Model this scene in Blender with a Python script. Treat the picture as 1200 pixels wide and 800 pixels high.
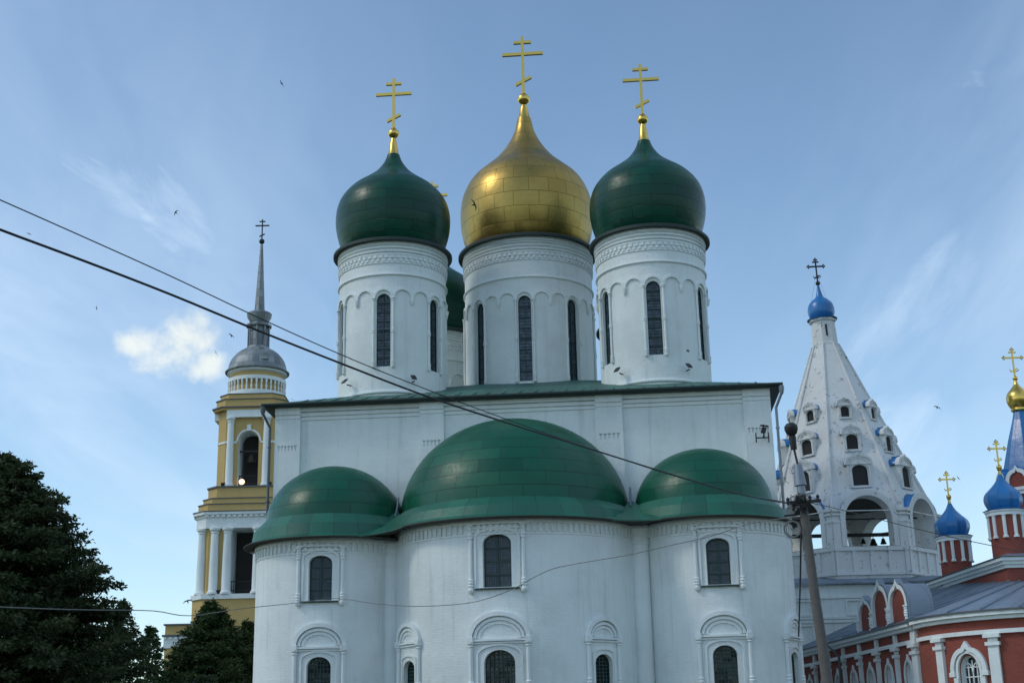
import bpy, bmesh, math, random
from math import sin, cos, pi, radians, sqrt, atan2, hypot
from mathutils import Vector, Matrix
from mathutils.geometry import delaunay_2d_cdt

random.seed(7)
SC = bpy.context.scene
for o in list(bpy.data.objects):
    bpy.data.objects.remove(o)
COL = SC.collection

# ------------------------------------------------------------------ camera
cam_d = bpy.data.cameras.new('camera'); cam = bpy.data.objects.new('camera', cam_d); COL.objects.link(cam)
cam_d.sensor_width = 36.0; cam_d.lens = 36.0 * 1602.43 / 1200.0
cam_d.clip_start = 0.2; cam_d.clip_end = 6000
PITCH, ROLL = 0.2894, -0.0213
F = Vector((0, cos(PITCH), sin(PITCH))); R0 = Vector((1, 0, 0)); U0 = R0.cross(F)
Rv = cos(ROLL) * R0 + sin(ROLL) * U0; Uv = -sin(ROLL) * R0 + cos(ROLL) * U0
m = Matrix((Rv, Uv, -F)).transposed().to_4x4(); m.translation = Vector((0, 0, 1.6))
cam.matrix_world = m
SC.camera = cam

# ------------------------------------------------------------------ light: sun veiled by thin cloud, from the left and high
SUN_DIR = Vector((-0.70, -0.16, 0.70)).normalized()
sun_d = bpy.data.lights.new('sun', 'SUN'); sun_d.energy = 0.75; sun_d.angle = radians(11); sun_d.color = (1.0, 0.93, 0.80)
sun = bpy.data.objects.new('sun', sun_d); COL.objects.link(sun)
sun.rotation_euler = SUN_DIR.to_track_quat('Z', 'Y').to_euler()
sun.location = SUN_DIR * 200
SC.view_settings.view_transform = 'Standard'; SC.view_settings.look = 'None'
SC.view_settings.exposure = 0.27; SC.view_settings.gamma = 1.0
try: SC.view_settings.use_curve_mapping = False
except Exception: pass

# ------------------------------------------------------------------ sky
W = bpy.data.worlds.new('World'); SC.world = W; W.use_nodes = True
nt = W.node_tree; nt.nodes.clear()
def N(t, **kw):
    n = nt.nodes.new(t)
    for k, v in kw.items(): setattr(n, k, v)
    return n
def link(a, b): nt.links.new(a, b)
out = N('ShaderNodeOutputWorld'); bg = N('ShaderNodeBackground'); link(bg.outputs[0], out.inputs[0])
sky = N('ShaderNodeTexSky'); sky.sky_type = 'NISHITA'; sky.sun_disc = False
sky.sun_elevation = math.asin(SUN_DIR.z); sky.sun_rotation = atan2(SUN_DIR.x, SUN_DIR.y)
sky.air_density = 0.92; sky.dust_density = 0.45; sky.ozone_density = 1.2
bg.inputs[1].default_value = 0.15
tc = N('ShaderNodeTexCoord')
def vmath(op, a, b=None, s=None):
    n = N('ShaderNodeVectorMath', operation=op)
    for i, v in enumerate((a, b)):
        if v is None: continue
        if hasattr(v, 'links'): link(v, n.inputs[i])
        else: n.inputs[i].default_value = v
    if s is not None: n.inputs['Scale'].default_value = s
    return n
def smath(op, a, b=None, clamp=False):
    n = N('ShaderNodeMath', operation=op); n.use_clamp = clamp
    for i, v in enumerate((a, b)):
        if v is None: continue
        if hasattr(v, 'links'): link(v, n.inputs[i])
        else: n.inputs[i].default_value = v
    return n.outputs[0]
def smooth(v, lo, hi, tlo=0.0, thi=1.0):
    n = N('ShaderNodeMapRange', interpolation_type='SMOOTHSTEP')
    link(v, n.inputs[0]); n.inputs[1].default_value = lo; n.inputs[2].default_value = hi
    n.inputs[3].default_value = tlo; n.inputs[4].default_value = thi
    return n.outputs[0]
D = tc.outputs['Generated']
def noise(vec, scale, detail=6, rough=0.55, dist=0.0):
    n = N('ShaderNodeTexNoise'); link(vec, n.inputs['Vector']); n.inputs['Scale'].default_value = scale
    n.inputs['Detail'].default_value = detail; n.inputs['Roughness'].default_value = rough
    n.inputs['Distortion'].default_value = dist
    return n
# high thin cirrus: noise on the plane of the cloud deck, stretched along the wind
sep = N('ShaderNodeSeparateXYZ'); link(D, sep.inputs[0])
zz = smath('ADD', smath('MAXIMUM', sep.outputs[2], 0.0), 0.12)
px_ = smath('DIVIDE', sep.outputs[0], zz); py_ = smath('DIVIDE', sep.outputs[1], zz)
comb = N('ShaderNodeCombineXYZ'); link(px_, comb.inputs[0]); link(py_, comb.inputs[1])
mp = N('ShaderNodeMapping'); link(comb.outputs[0], mp.inputs[0])
mp.inputs['Rotation'].default_value = (0, 0, radians(-38)); mp.inputs['Scale'].default_value = (0.9, 0.26, 1); mp.inputs['Location'].default_value = (0.35, 0.1, 0)
warp = noise(mp.outputs[0], 1.2, 4, 0.5)
wv = vmath('ADD', mp.outputs[0], vmath('SCALE', warp.outputs['Color'], s=0.8).outputs[0])
ci = noise(wv.outputs[0], 1.5, 9, 0.58)
veil = smooth(ci.outputs[0], 0.36, 0.72)
ci2 = noise(mp.outputs[0], 0.7, 3, 0.5)
patch = smooth(ci2.outputs[0], 0.34, 0.62)
cirrus = smath('MULTIPLY', smath('MULTIPLY', veil, patch), 0.75)
# low haze band of thin cloud towards the horizon
low = smath('MULTIPLY', smooth(sep.outputs[2], 0.42, 0.04), 0.10)
cirrus = smath('MAXIMUM', cirrus, smath('ADD', smath('MULTIPLY', low, 0.65), smath('MULTIPLY', smath('MULTIPLY', low, veil), 0.9)))
# a few single clouds standing in fixed directions
def puff(direction, wide, high, edge_scale, lo, hi):
    d0 = Vector(direction).normalized(); e1 = d0.cross(Vector((0, 0, 1))).normalized(); e2 = e1.cross(d0)
    a = vmath('DOT_PRODUCT', D, tuple(e1)).outputs['Value']; b = vmath('DOT_PRODUCT', D, tuple(e2)).outputs['Value']
    c = vmath('DOT_PRODUCT', D, tuple(d0)).outputs['Value']
    q = smath('ADD', smath('POWER', smath('ABSOLUTE', smath('DIVIDE', a, wide)), 2.0), smath('POWER', smath('ABSOLUTE', smath('DIVIDE', b, high)), 2.0))
    nz = noise(D, edge_scale, 9, 0.62, 0.2)
    v = smath('ADD', smath('SUBTRACT', 1.0, q), smath('MULTIPLY', smath('SUBTRACT', nz.outputs[0], 0.5), 3.2))
    return smath('MULTIPLY', smooth(v, lo, hi), smooth(c, 0.2, 0.5))
def lobes(L, scale, amp, lo, hi):
    best = None
    for direction, wide, high in L:
        d0 = Vector(direction).normalized(); e1 = d0.cross(Vector((0, 0, 1))).normalized(); e2 = e1.cross(d0)
        a_ = vmath('DOT_PRODUCT', D, tuple(e1)).outputs['Value']; b_ = vmath('DOT_PRODUCT', D, tuple(e2)).outputs['Value']
        q = smath('SUBTRACT', 1.0, smath('ADD', smath('POWER', smath('ABSOLUTE', smath('DIVIDE', a_, wide)), 2.0), smath('POWER', smath('ABSOLUTE', smath('DIVIDE', b_, high)), 2.0)))
        best = q if best is None else smath('MAXIMUM', best, q)
    best = smath('MAXIMUM', best, -3.0)
    n1 = noise(D, scale, 10, 0.60, 0.3); n2 = noise(D, scale * 3.1, 6, 0.6)
    v = smath('ADD', best, smath('ADD', smath('MULTIPLY', smath('SUBTRACT', n1.outputs[0], 0.5), amp), smath('MULTIPLY', smath('SUBTRACT', n2.outputs[0], 0.5), amp * .55)))
    return smath('MULTIPLY', smooth(v, lo, hi), smooth(sep.outputs[1], 0.2, 0.5))
cl1 = lobes([((-0.2295, 0.9307, 0.2848), 0.025, 0.023), ((-0.2590, 0.9245, 0.2780), 0.024, 0.014), ((-0.2190, 0.9382, 0.2670), 0.021, 0.015), ((-0.2423, 0.931, 0.2740), 0.036, 0.019)], 28.0, 2.3, 0.0, 1.5)
cl2 = puff((0.3143, 0.8454, 0.432), 0.030, 0.014, 30.0, 0.5, 2.2)
cl3 = puff((0.273, 0.9441, 0.1846), 0.110, 0.055, 9.0, 0.2, 2.6)
STREAKS = [((-0.3153, 0.8632, 0.3942), (-0.2178, 0.9219, 0.3204), 0.042, 0.42, 20), ((-0.2850, 0.8790, 0.3820), (-0.2240, 0.9150, 0.3340), 0.009, 0.60, 40), ((0.2308, 0.9431, 0.2392), (0.3313, 0.8853, 0.3262), 0.030, 0.40, 18),
           ((0.2285, 0.9607, 0.1575), (0.3059, 0.9281, 0.2122), 0.040, 0.60, 16), ((-0.3796, 0.8500, 0.3653), (-0.3187, 0.8991, 0.3000), 0.020, 0.35, 26),
           ((-0.3521, 0.9041, 0.2422), (-0.2723, 0.9416, 0.1980), 0.030, 0.35, 20), ((-0.2330, 0.9148, 0.3299), (-0.1640, 0.9487, 0.2703), 0.020, 0.30, 24)]
def streak(d1, d2, wide, amt, scale):
    d1, d2 = Vector(d1), Vector(d2); d0 = ((d1 + d2) / 2).normalized(); e1 = (d2 - d1).normalized(); e2 = d0.cross(e1).normalized(); L = (d2 - d1).length / 2
    a_ = vmath('DOT_PRODUCT', vmath('SUBTRACT', D, tuple(d0)).outputs[0], tuple(e1)).outputs['Value']; b_ = vmath('DOT_PRODUCT', D, tuple(e2)).outputs['Value']
    cb = N('ShaderNodeCombineXYZ'); link(smath('MULTIPLY', a_, 0.22), cb.inputs[0]); link(b_, cb.inputs[1]); link(smath('MULTIPLY', a_, 0.05), cb.inputs[2])
    n1 = noise(cb.outputs[0], scale, 8, 0.62, 0.6)
    bw = smath('ADD', b_, smath('MULTIPLY', smath('SUBTRACT', n1.outputs[0], 0.5), wide * 1.6))
    q = smath('ADD', smath('POWER', smath('ABSOLUTE', smath('DIVIDE', a_, L * 1.25)), 2.0), smath('POWER', smath('ABSOLUTE', smath('DIVIDE', bw, wide)), 2.0))
    v = smath('MULTIPLY', smooth(q, 1.3, 0.0), smooth(n1.outputs[0], 0.28, 0.75))
    return smath('MULTIPLY', v, amt * 1.5, True)
stk = None
for args in STREAKS:
    q_ = streak(*args); stk = q_ if stk is None else smath('MAXIMUM', stk, q_)
cirrus = smath('MAXIMUM', cirrus, stk)
mixc = smath('MAXIMUM', cirrus, smath('MULTIPLY', cl2, 0.42)); mixc = smath('MAXIMUM', mixc, smath('MULTIPLY', cl3, 0.45))
mx = N('ShaderNodeMix', data_type='RGBA'); link(mixc, mx.inputs[0]); link(vmath('MULTIPLY', sky.outputs[0], (0.94, 1.015, 0.985)).outputs[0], mx.inputs[6]); mx.inputs[7].default_value = (4.0, 5.0, 6.2, 1)
mx2 = N('ShaderNodeMix', data_type='RGBA'); link(smath('MULTIPLY', cl1, 0.95), mx2.inputs[0]); link(mx.outputs[2], mx2.inputs[6]); mx2.inputs[7].default_value = (5.3, 5.5, 5.2, 1)
link(mx2.outputs[2], bg.inputs[0])

# ------------------------------------------------------------------ materials
def new_mat(name):
    mt = bpy.data.materials.new(name); mt.use_nodes = True
    t = mt.node_tree; b = t.nodes['Principled BSDF']
    return mt, t, b
class NB:
    """small helper to wire shader nodes"""
    def __init__(s, t): s.t = t
    def n(s, ty, **kw):
        x = s.t.nodes.new(ty)
        for k, v in kw.items(): setattr(x, k, v)
        return x
    def l(s, a, b): s.t.links.new(a, b)
    def noise(s, vec, scale, detail=5, rough=0.55):
        x = s.n('ShaderNodeTexNoise'); s.l(vec, x.inputs['Vector'])
        x.inputs['Scale'].default_value = scale; x.inputs['Detail'].default_value = detail; x.inputs['Roughness'].default_value = rough
        return x.outputs[0]
    def rng(s, v, a, b, c, d, smooth=False):
        x = s.n('ShaderNodeMapRange'); s.l(v, x.inputs[0])
        if smooth: x.interpolation_type = 'SMOOTHSTEP'
        for i, q in enumerate((a, b, c, d)): x.inputs[i + 1].default_value = q
        return x.outputs[0]
    def mix(s, f, a, b):
        x = s.n('ShaderNodeMix', data_type='RGBA')
        for i, v in ((0, f), (6, a), (7, b)):
            if hasattr(v, 'links'): s.l(v, x.inputs[i])
            else: x.inputs[i].default_value = v if i == 0 else (*v, 1) if len(v) == 3 else v
        return x.outputs[2]
    def m(s, op, a, b=None):
        x = s.n('ShaderNodeMath', operation=op)
        for i, v in enumerate((a, b)):
            if v is None: continue
            if hasattr(v, 'links'): s.l(v, x.inputs[i])
            else: x.inputs[i].default_value = v
        return x.outputs[0]
    def bump(s, h, strength, dist, normal=None):
        x = s.n('ShaderNodeBump'); s.l(h, x.inputs['Height']); x.inputs['Strength'].default_value = strength; x.inputs['Distance'].default_value = dist
        if normal is not None: s.l(normal, x.inputs['Normal'])
        return x.outputs[0]

def mat_plaster(name, col, dirt=(0.5, 0.5, 0.48), dirt_amt=0.25, brick=0.35, patch=None, patch_lo=0.64, rough=0.88):
    mt, t, b = new_mat(name); k = NB(t)
    tcn = k.n('ShaderNodeTexCoord'); ob = tcn.outputs['Object']; uv = tcn.outputs['UV']
    big = k.noise(ob, 0.35, 6, 0.6); mid = k.noise(ob, 2.2, 6, 0.65); fine = k.noise(ob, 14.0, 4, 0.6)
    mpn = k.n('ShaderNodeMapping'); k.l(uv, mpn.inputs[0]); mpn.inputs['Scale'].default_value = (2.4, 0.16, 1)
    streak = k.noise(mpn.outputs[0], 1.3, 6, 0.6)
    f1 = k.rng(big, 0.38, 0.72, 0, 1, True); f2 = k.rng(streak, 0.50, 0.75, 0, 1, True)
    f = k.m('MULTIPLY', k.m('ADD', k.m('MULTIPLY', f1, 0.6), k.m('MULTIPLY', f2, 0.55)), dirt_amt)
    c = k.mix(f, col, dirt)
    c = k.mix(k.m('MULTIPLY', k.rng(mid, 0.35, 0.7, 0, 1), 0.10), c, tuple(x * 0.82 for x in col))
    if patch:
        pn = k.noise(ob, 2.6, 8, 0.72); pm = k.rng(pn, patch_lo, patch_lo + 0.03, 0, 1, True)
        c = k.mix(k.m('MULTIPLY', pm, 0.8), c, patch)
    k.l(c, b.inputs['Base Color']); b.inputs['Roughness'].default_value = rough
    br = k.n('ShaderNodeTexBrick'); k.l(uv, br.inputs['Vector']); br.inputs['Scale'].default_value = 1.0
    br.inputs['Brick Width'].default_value = 0.32; br.inputs['Row Height'].default_value = 0.105; br.inputs['Mortar Size'].default_value = 0.012
    br.inputs['Mortar Smooth'].default_value = 0.6
    br.inputs['Color1'].default_value = (1, 1, 1, 1); br.inputs['Color2'].default_value = (0.72, 0.72, 0.72, 1); br.inputs['Mortar'].default_value = (0.15, 0.15, 0.15, 1)
    lump = k.noise(ob, 5.0, 5, 0.6)
    h = k.m('ADD', k.m('MULTIPLY', br.outputs[0], brick), k.m('ADD', k.m('MULTIPLY', mid, 1.1), k.m('ADD', k.m('MULTIPLY', lump, 0.8), k.m('MULTIPLY', fine, 0.30))))
    k.l(k.bump(h, 0.55, 0.035), b.inputs['Normal'])
    return mt

def mat_sheet(name, col, bw, rh, tilt, rough=0.34, metallic=0.0, seam=0.35, vary=0.12, wear=None, wear_lo=0.66, offset=0.5, spec=0.5, coat=0.0):
    """painted or gilded sheet metal: panels in rows, each panel very slightly tilted, dark seams"""
    mt, t, b = new_mat(name); k = NB(t)
    tcn = k.n('ShaderNodeTexCoord'); uv = tcn.outputs['UV']; ob = tcn.outputs['Object']
    br = k.n('ShaderNodeTexBrick'); k.l(uv, br.inputs['Vector']); br.inputs['Scale'].default_value = 1.0; br.offset = offset
    br.inputs['Brick Width'].default_value = bw; br.inputs['Row Height'].default_value = rh; br.inputs['Mortar Size'].default_value = 0.012
    br.inputs['Mortar Smooth'].default_value = 0.1; br.inputs['Bias'].default_value = 0.0
    br.inputs['Color1'].default_value = (0, 0, 0, 1); br.inputs['Color2'].default_value = (1, 1, 1, 1); br.inputs['Mortar'].default_value = (0.5, 0.5, 0.5, 1)
    rnd = br.outputs['Color']; mort = br.outputs['Fac']
    big = k.noise(ob, 0.9, 6, 0.6); fine = k.noise(ob, 6.0, 5, 0.6)
    dark = tuple(x * (1 - vary * 2.2) for x in col); light = tuple(min(1, x * (1 + vary)) for x in col)
    c = k.mix(rnd, dark, light)
    c = k.mix(k.m('MULTIPLY', k.rng(big, 0.4, 0.75, 0, 1, True), 0.35), c, tuple(x * 0.6 for x in col))
    if wear:
        pn = k.noise(ob, 1.7, 7, 0.7); c = k.mix(k.m('MULTIPLY', k.rng(pn, wear_lo, wear_lo + 0.06, 0, 1, True), 0.75), c, wear)
    c = k.mix(k.m('MULTIPLY', mort, seam), c, tuple(x * 0.12 for x in col))
    k.l(c, b.inputs['Base Color'])
    b.inputs['Metallic'].default_value = metallic
    k.l(k.m('ADD', k.m('MULTIPLY', rnd, 0.10), k.rng(fine, 0.3, 0.7, rough - 0.06, rough + 0.06)), b.inputs['Roughness'])
    b.inputs['Specular IOR Level'].default_value = spec
    if coat: b.inputs['Coat Weight'].default_value = coat; b.inputs['Coat Roughness'].default_value = 0.22
    # tilt of each panel
    g = k.n('ShaderNodeNewGeometry')
    wn = k.n('ShaderNodeTexWhiteNoise', noise_dimensions='3D'); 
    sepn = k.n('ShaderNodeSeparateXYZ'); k.l(uv, sepn.inputs[0])
    row = k.m('FLOOR', k.m('DIVIDE', sepn.outputs[1], rh))
    cell = k.m('FLOOR', k.m('ADD', k.m('DIVIDE', sepn.outputs[0], bw), k.m('MULTIPLY', k.m('MODULO', row, 2.0), offset)))
    cb = k.n('ShaderNodeCombineXYZ'); k.l(row, cb.inputs[0]); k.l(cell, cb.inputs[1]); k.l(cb.outputs[0], wn.inputs[0])
    sub = k.n('ShaderNodeVectorMath', operation='SUBTRACT'); k.l(wn.outputs['Color'], sub.inputs[0]); sub.inputs[1].default_value = (0.5, 0.5, 0.5)
    sca = k.n('ShaderNodeVectorMath', operation='SCALE'); k.l(sub.outputs[0], sca.inputs[0]); sca.inputs['Scale'].default_value = tilt
    h = k.m('SUBTRACT', k.m('MULTIPLY', k.noise(ob, 2.2, 3, 0.5), 0.9), k.m('MULTIPLY', mort, 0.6))
    bn = k.bump(h, 0.5, 0.03)
    add = k.n('ShaderNodeVectorMath', operation='ADD'); k.l(bn, add.inputs[0]); k.l(sca.outputs[0], add.inputs[1])
    nrm = k.n('ShaderNodeVectorMath', operation='NORMALIZE'); k.l(add.outputs[0], nrm.inputs[0])
    k.l(nrm.outputs[0], b.inputs['Normal'])
    if coat: k.l(nrm.outputs[0], b.inputs['Coat Normal'])
    return mt

def mat_plain(name, col, rough=0.6, metallic=0.0, vary=0.2, scale=4.0, bump=0.0, spec=0.5):
    mt, t, b = new_mat(name); k = NB(t)
    ob = k.n('ShaderNodeTexCoord').outputs['Object']; nz = k.noise(ob, scale, 6, 0.6)
    c = k.mix(nz, tuple(x * (1 - vary) for x in col), tuple(min(1, x * (1 + vary)) for x in col))
    k.l(c, b.inputs['Base Color']); b.inputs['Roughness'].default_value = rough; b.inputs['Metallic'].default_value = metallic
    b.inputs['Specular IOR Level'].default_value = spec
    if bump: k.l(k.bump(nz, bump, 0.02), b.inputs['Normal'])
    return mt

def mat_brick(name, c1, c2, mortar):
    mt, t, b = new_mat(name); k = NB(t)
    tcn = k.n('ShaderNodeTexCoord'); uv = tcn.outputs['UV']; ob = tcn.outputs['Object']
    br = k.n('ShaderNodeTexBrick'); k.l(uv, br.inputs['Vector']); br.inputs['Scale'].default_value = 1.0
    br.inputs['Brick Width'].default_value = 0.26; br.inputs['Row Height'].default_value = 0.08; br.inputs['Mortar Size'].default_value = 0.008
    br.inputs['Color1'].default_value = (*c1, 1); br.inputs['Color2'].default_value = (*c2, 1); br.inputs['Mortar'].default_value = (*mortar, 1)
    big = k.noise(ob, 0.8, 6, 0.6)
    c = k.mix(k.m('MULTIPLY', k.rng(big, 0.35, 0.7, 0, 1), 0.45), br.outputs[0], tuple(x * 0.55 for x in c1))
    k.l(c, b.inputs['Base Color']); b.inputs['Roughness'].default_value = 0.85
    k.l(k.bump(k.m('SUBTRACT', 1.0, br.outputs['Fac']), 0.5, 0.01), b.inputs['Normal'])
    return mt

def mat_leaf(name, c1, c2):
    mt, t, b = new_mat(name); k = NB(t)
    g = k.n('ShaderNodeNewGeometry'); ob = k.n('ShaderNodeTexCoord').outputs['Object']
    nz = k.noise(ob, 0.9, 4, 0.6)
    f = k.m('ADD', k.m('MULTIPLY', g.outputs['Random Per Island'], 0.55), k.m('MULTIPLY', nz, 0.5))
    c = k.mix(f, c1, c2)
    k.l(c, b.inputs['Base Color']); b.inputs['Roughness'].default_value = 0.6; b.inputs['Specular IOR Level'].default_value = 0.25
    tr = k.n('ShaderNodeBsdfTranslucent'); k.l(c, tr.inputs[0]); ms = k.n('ShaderNodeMixShader'); ms.inputs[0].default_value = 0.25
    o = t.nodes['Material Output']; k.l(b.outputs[0], ms.inputs[1]); k.l(tr.outputs[0], ms.inputs[2]); k.l(ms.outputs[0], o.inputs[0])
    return mt

M = {}
M['white'] = mat_plaster('white_limewash', (0.79, 0.835, 0.815), dirt=(0.46, 0.485, 0.465), dirt_amt=0.62, brick=0.22)
M['trim'] = mat_plaster('white_trim', (0.80, 0.845, 0.83), dirt=(0.50, 0.525, 0.51), dirt_amt=0.45, brick=0.0)
M['oldwhite'] = mat_plaster('weathered_limewash', (0.74, 0.74, 0.72), dirt=(0.50, 0.50, 0.46), dirt_amt=0.55, brick=0.45, patch=(0.28, 0.27, 0.25), patch_lo=0.585)
M['green'] = mat_sheet('green_painted_metal', (0.003, 0.098, 0.052), 1.9, 0.60, 0.06, rough=0.33, seam=0.9, vary=0.10, wear=(0.012, 0.115, 0.068), spec=0.36)
M['onion'] = mat_sheet('dark_green_painted_metal', (0.003, 0.066, 0.038), 2.6, 0.52, 0.055, rough=0.30, seam=0.9, vary=0.16, wear=(0.085, 0.045, 0.035), wear_lo=0.72, spec=0.27)
M['roof'] = mat_sheet('green_roof_metal', (0.055, 0.155, 0.120), 0.7, 30, 0.03, rough=0.55, seam=0.5, vary=0.12)
M['skirt'] = mat_sheet('green_skirt_metal', (0.014, 0.135, 0.085), 0.85, 30, 0.05, rough=0.45, seam=0.6, vary=0.14)
M['gold'] = mat_sheet('gilded_sheet', (0.43, 0.295, 0.085), 1.05, 0.80, 0.040, rough=0.36, metallic=1.0, seam=0.7, vary=0.05, wear=(0.25, 0.15, 0.045), wear_lo=0.66)
M['goldtrim'] = mat_plain('gold_leaf', (0.78, 0.53, 0.13), 0.28, 1.0, 0.1)
M['iron'] = mat_plain('dark_iron', (0.03, 0.03, 0.032), 0.6, 0.3)
M['flange'] = mat_plain('dark_green_flange', (0.014, 0.03, 0.026), 0.6, 0.0)
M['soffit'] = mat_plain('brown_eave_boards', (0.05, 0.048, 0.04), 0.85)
M['frame'] = mat_plain('green_window_iron', (0.012, 0.045, 0.038), 0.5)
M['glass'] = mat_sheet('dark_window_glass', (0.020, 0.034, 0.042), 0.19, 0.21, 0.10, rough=0.12, seam=0.0, vary=0.3, offset=0.0, spec=0.5)
M['skyglass'] = mat_sheet('glass_painted_sky_reflection', (0.10, 0.135, 0.18), 0.17, 0.17, 0.10, rough=0.12, seam=0.0, vary=0.28, offset=0.0, spec=0.5)  # reflected sky is painted into the panes as a blue-grey base colour
M['lattice'] = mat_plain('grey_lattice', (0.055, 0.085, 0.10), 0.6)
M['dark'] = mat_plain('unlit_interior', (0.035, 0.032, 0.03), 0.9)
M['yellow'] = mat_plaster('ochre_plaster', (0.55, 0.385, 0.145), dirt=(0.38, 0.28, 0.13), dirt_amt=0.4, brick=0.0)
M['greycap'] = mat_plain('grey_metal_flashing', (0.10, 0.11, 0.115), 0.5, 0.2)
M['leaddome'] = mat_sheet('weathered_grey_sheet', (0.27, 0.30, 0.31), 0.75, 0.7, 0.12, rough=0.45, metallic=0.25, seam=0.5, vary=0.22, wear=(0.38, 0.36, 0.30))
M['greyroof'] = mat_sheet('blue_grey_roof_metal', (0.22, 0.27, 0.33), 0.9, 3.2, 0.02, rough=0.42, metallic=0.2, seam=0.55, vary=0.10)
M['blue'] = mat_sheet('blue_painted_metal', (0.018, 0.185, 0.48), 0.6, 30, 0.03, rough=0.30, seam=0.35, vary=0.1, coat=0.2)
M['brick'] = mat_brick('red_painted_brick', (0.32, 0.076, 0.050), (0.26, 0.062, 0.042), (0.24, 0.08, 0.06))
M['wood'] = mat_plain('weathered_pole', (0.115, 0.105, 0.095), 0.85, 0.0, 0.35, 6.0, 0.4)
M['steel'] = mat_plain('galvanised_steel', (0.22, 0.25, 0.28), 0.45, 0.6)
M['cable'] = mat_plain('black_cable', (0.012, 0.012, 0.014), 0.6)
M['palecable'] = mat_plain('grey_cable', (0.17, 0.17, 0.165), 0.6)
M['bronze'] = mat_plain('dark_bronze', (0.05, 0.045, 0.035), 0.45, 0.8)
M['bird'] = mat_plain('dark_feathers', (0.018, 0.015, 0.013), 0.8)
M['leafdark'] = mat_leaf('dark_spruce_needles', (0.014, 0.028, 0.010), (0.066, 0.090, 0.032))
M['leafmid'] = mat_leaf('dark_green_leaves', (0.018, 0.038, 0.013), (0.066, 0.105, 0.036))
M['leafpale'] = mat_leaf('fresh_green_leaves', (0.020, 0.046, 0.016), (0.060, 0.105, 0.036))
M['bark'] = mat_plain('brown_bark', (0.07, 0.055, 0.042), 0.9, 0.0, 0.4, 7.0, 0.5)
lm, lt, lb = new_mat('lit_lamp'); lb.inputs['Emission Color'].default_value = (1.0, 0.60, 0.28, 1); lb.inputs['Emission Strength'].default_value = 1.5
M['lamp'] = lm
gm, gt, gb = new_mat('ground_grass'); k = NB(gt); ob = k.n('ShaderNodeTexCoord').outputs['Object']
c = k.mix(k.rng(k.noise(ob, 0.12, 8, 0.65), 0.35, 0.65, 0, 1), (0.04, 0.058, 0.022), (0.065, 0.07, 0.035)); c = k.mix(k.m('MULTIPLY', k.noise(ob, 6.0, 4, 0.7), 0.5), c, (0.03, 0.045, 0.018))
gt.links.new(c, gb.inputs['Base Color']); gb.inputs['Roughness'].default_value = 0.95
M['ground'] = gm
M['paving'] = mat_plain('worn_paving', (0.16, 0.155, 0.145), 0.9, 0.0, 0.25, 2.0, 0.2)

# ------------------------------------------------------------------ mesh building helpers
class Cyl:
    def __init__(s, cx, cy, r, a0=0.0): s.cx, s.cy, s.r, s.a0 = cx, cy, r, a0
    def pt(s, q, z, d=0.0):
        a = q / s.r + s.a0
        return (s.cx + (s.r + d) * sin(a), s.cy - (s.r + d) * cos(a), z)
class Flat:
    """s runs along `ang` (radians from +x), outward normal to the right of it (ang 0 faces -y)"""
    def __init__(s, ox, oy, ang=0.0): s.ox, s.oy, s.c, s.s_ = ox, oy, cos(ang), sin(ang)
    def pt(s, q, z, d=0.0): return (s.ox + q * s.c + d * s.s_, s.oy + q * s.s_ - d * s.c, z)

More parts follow.
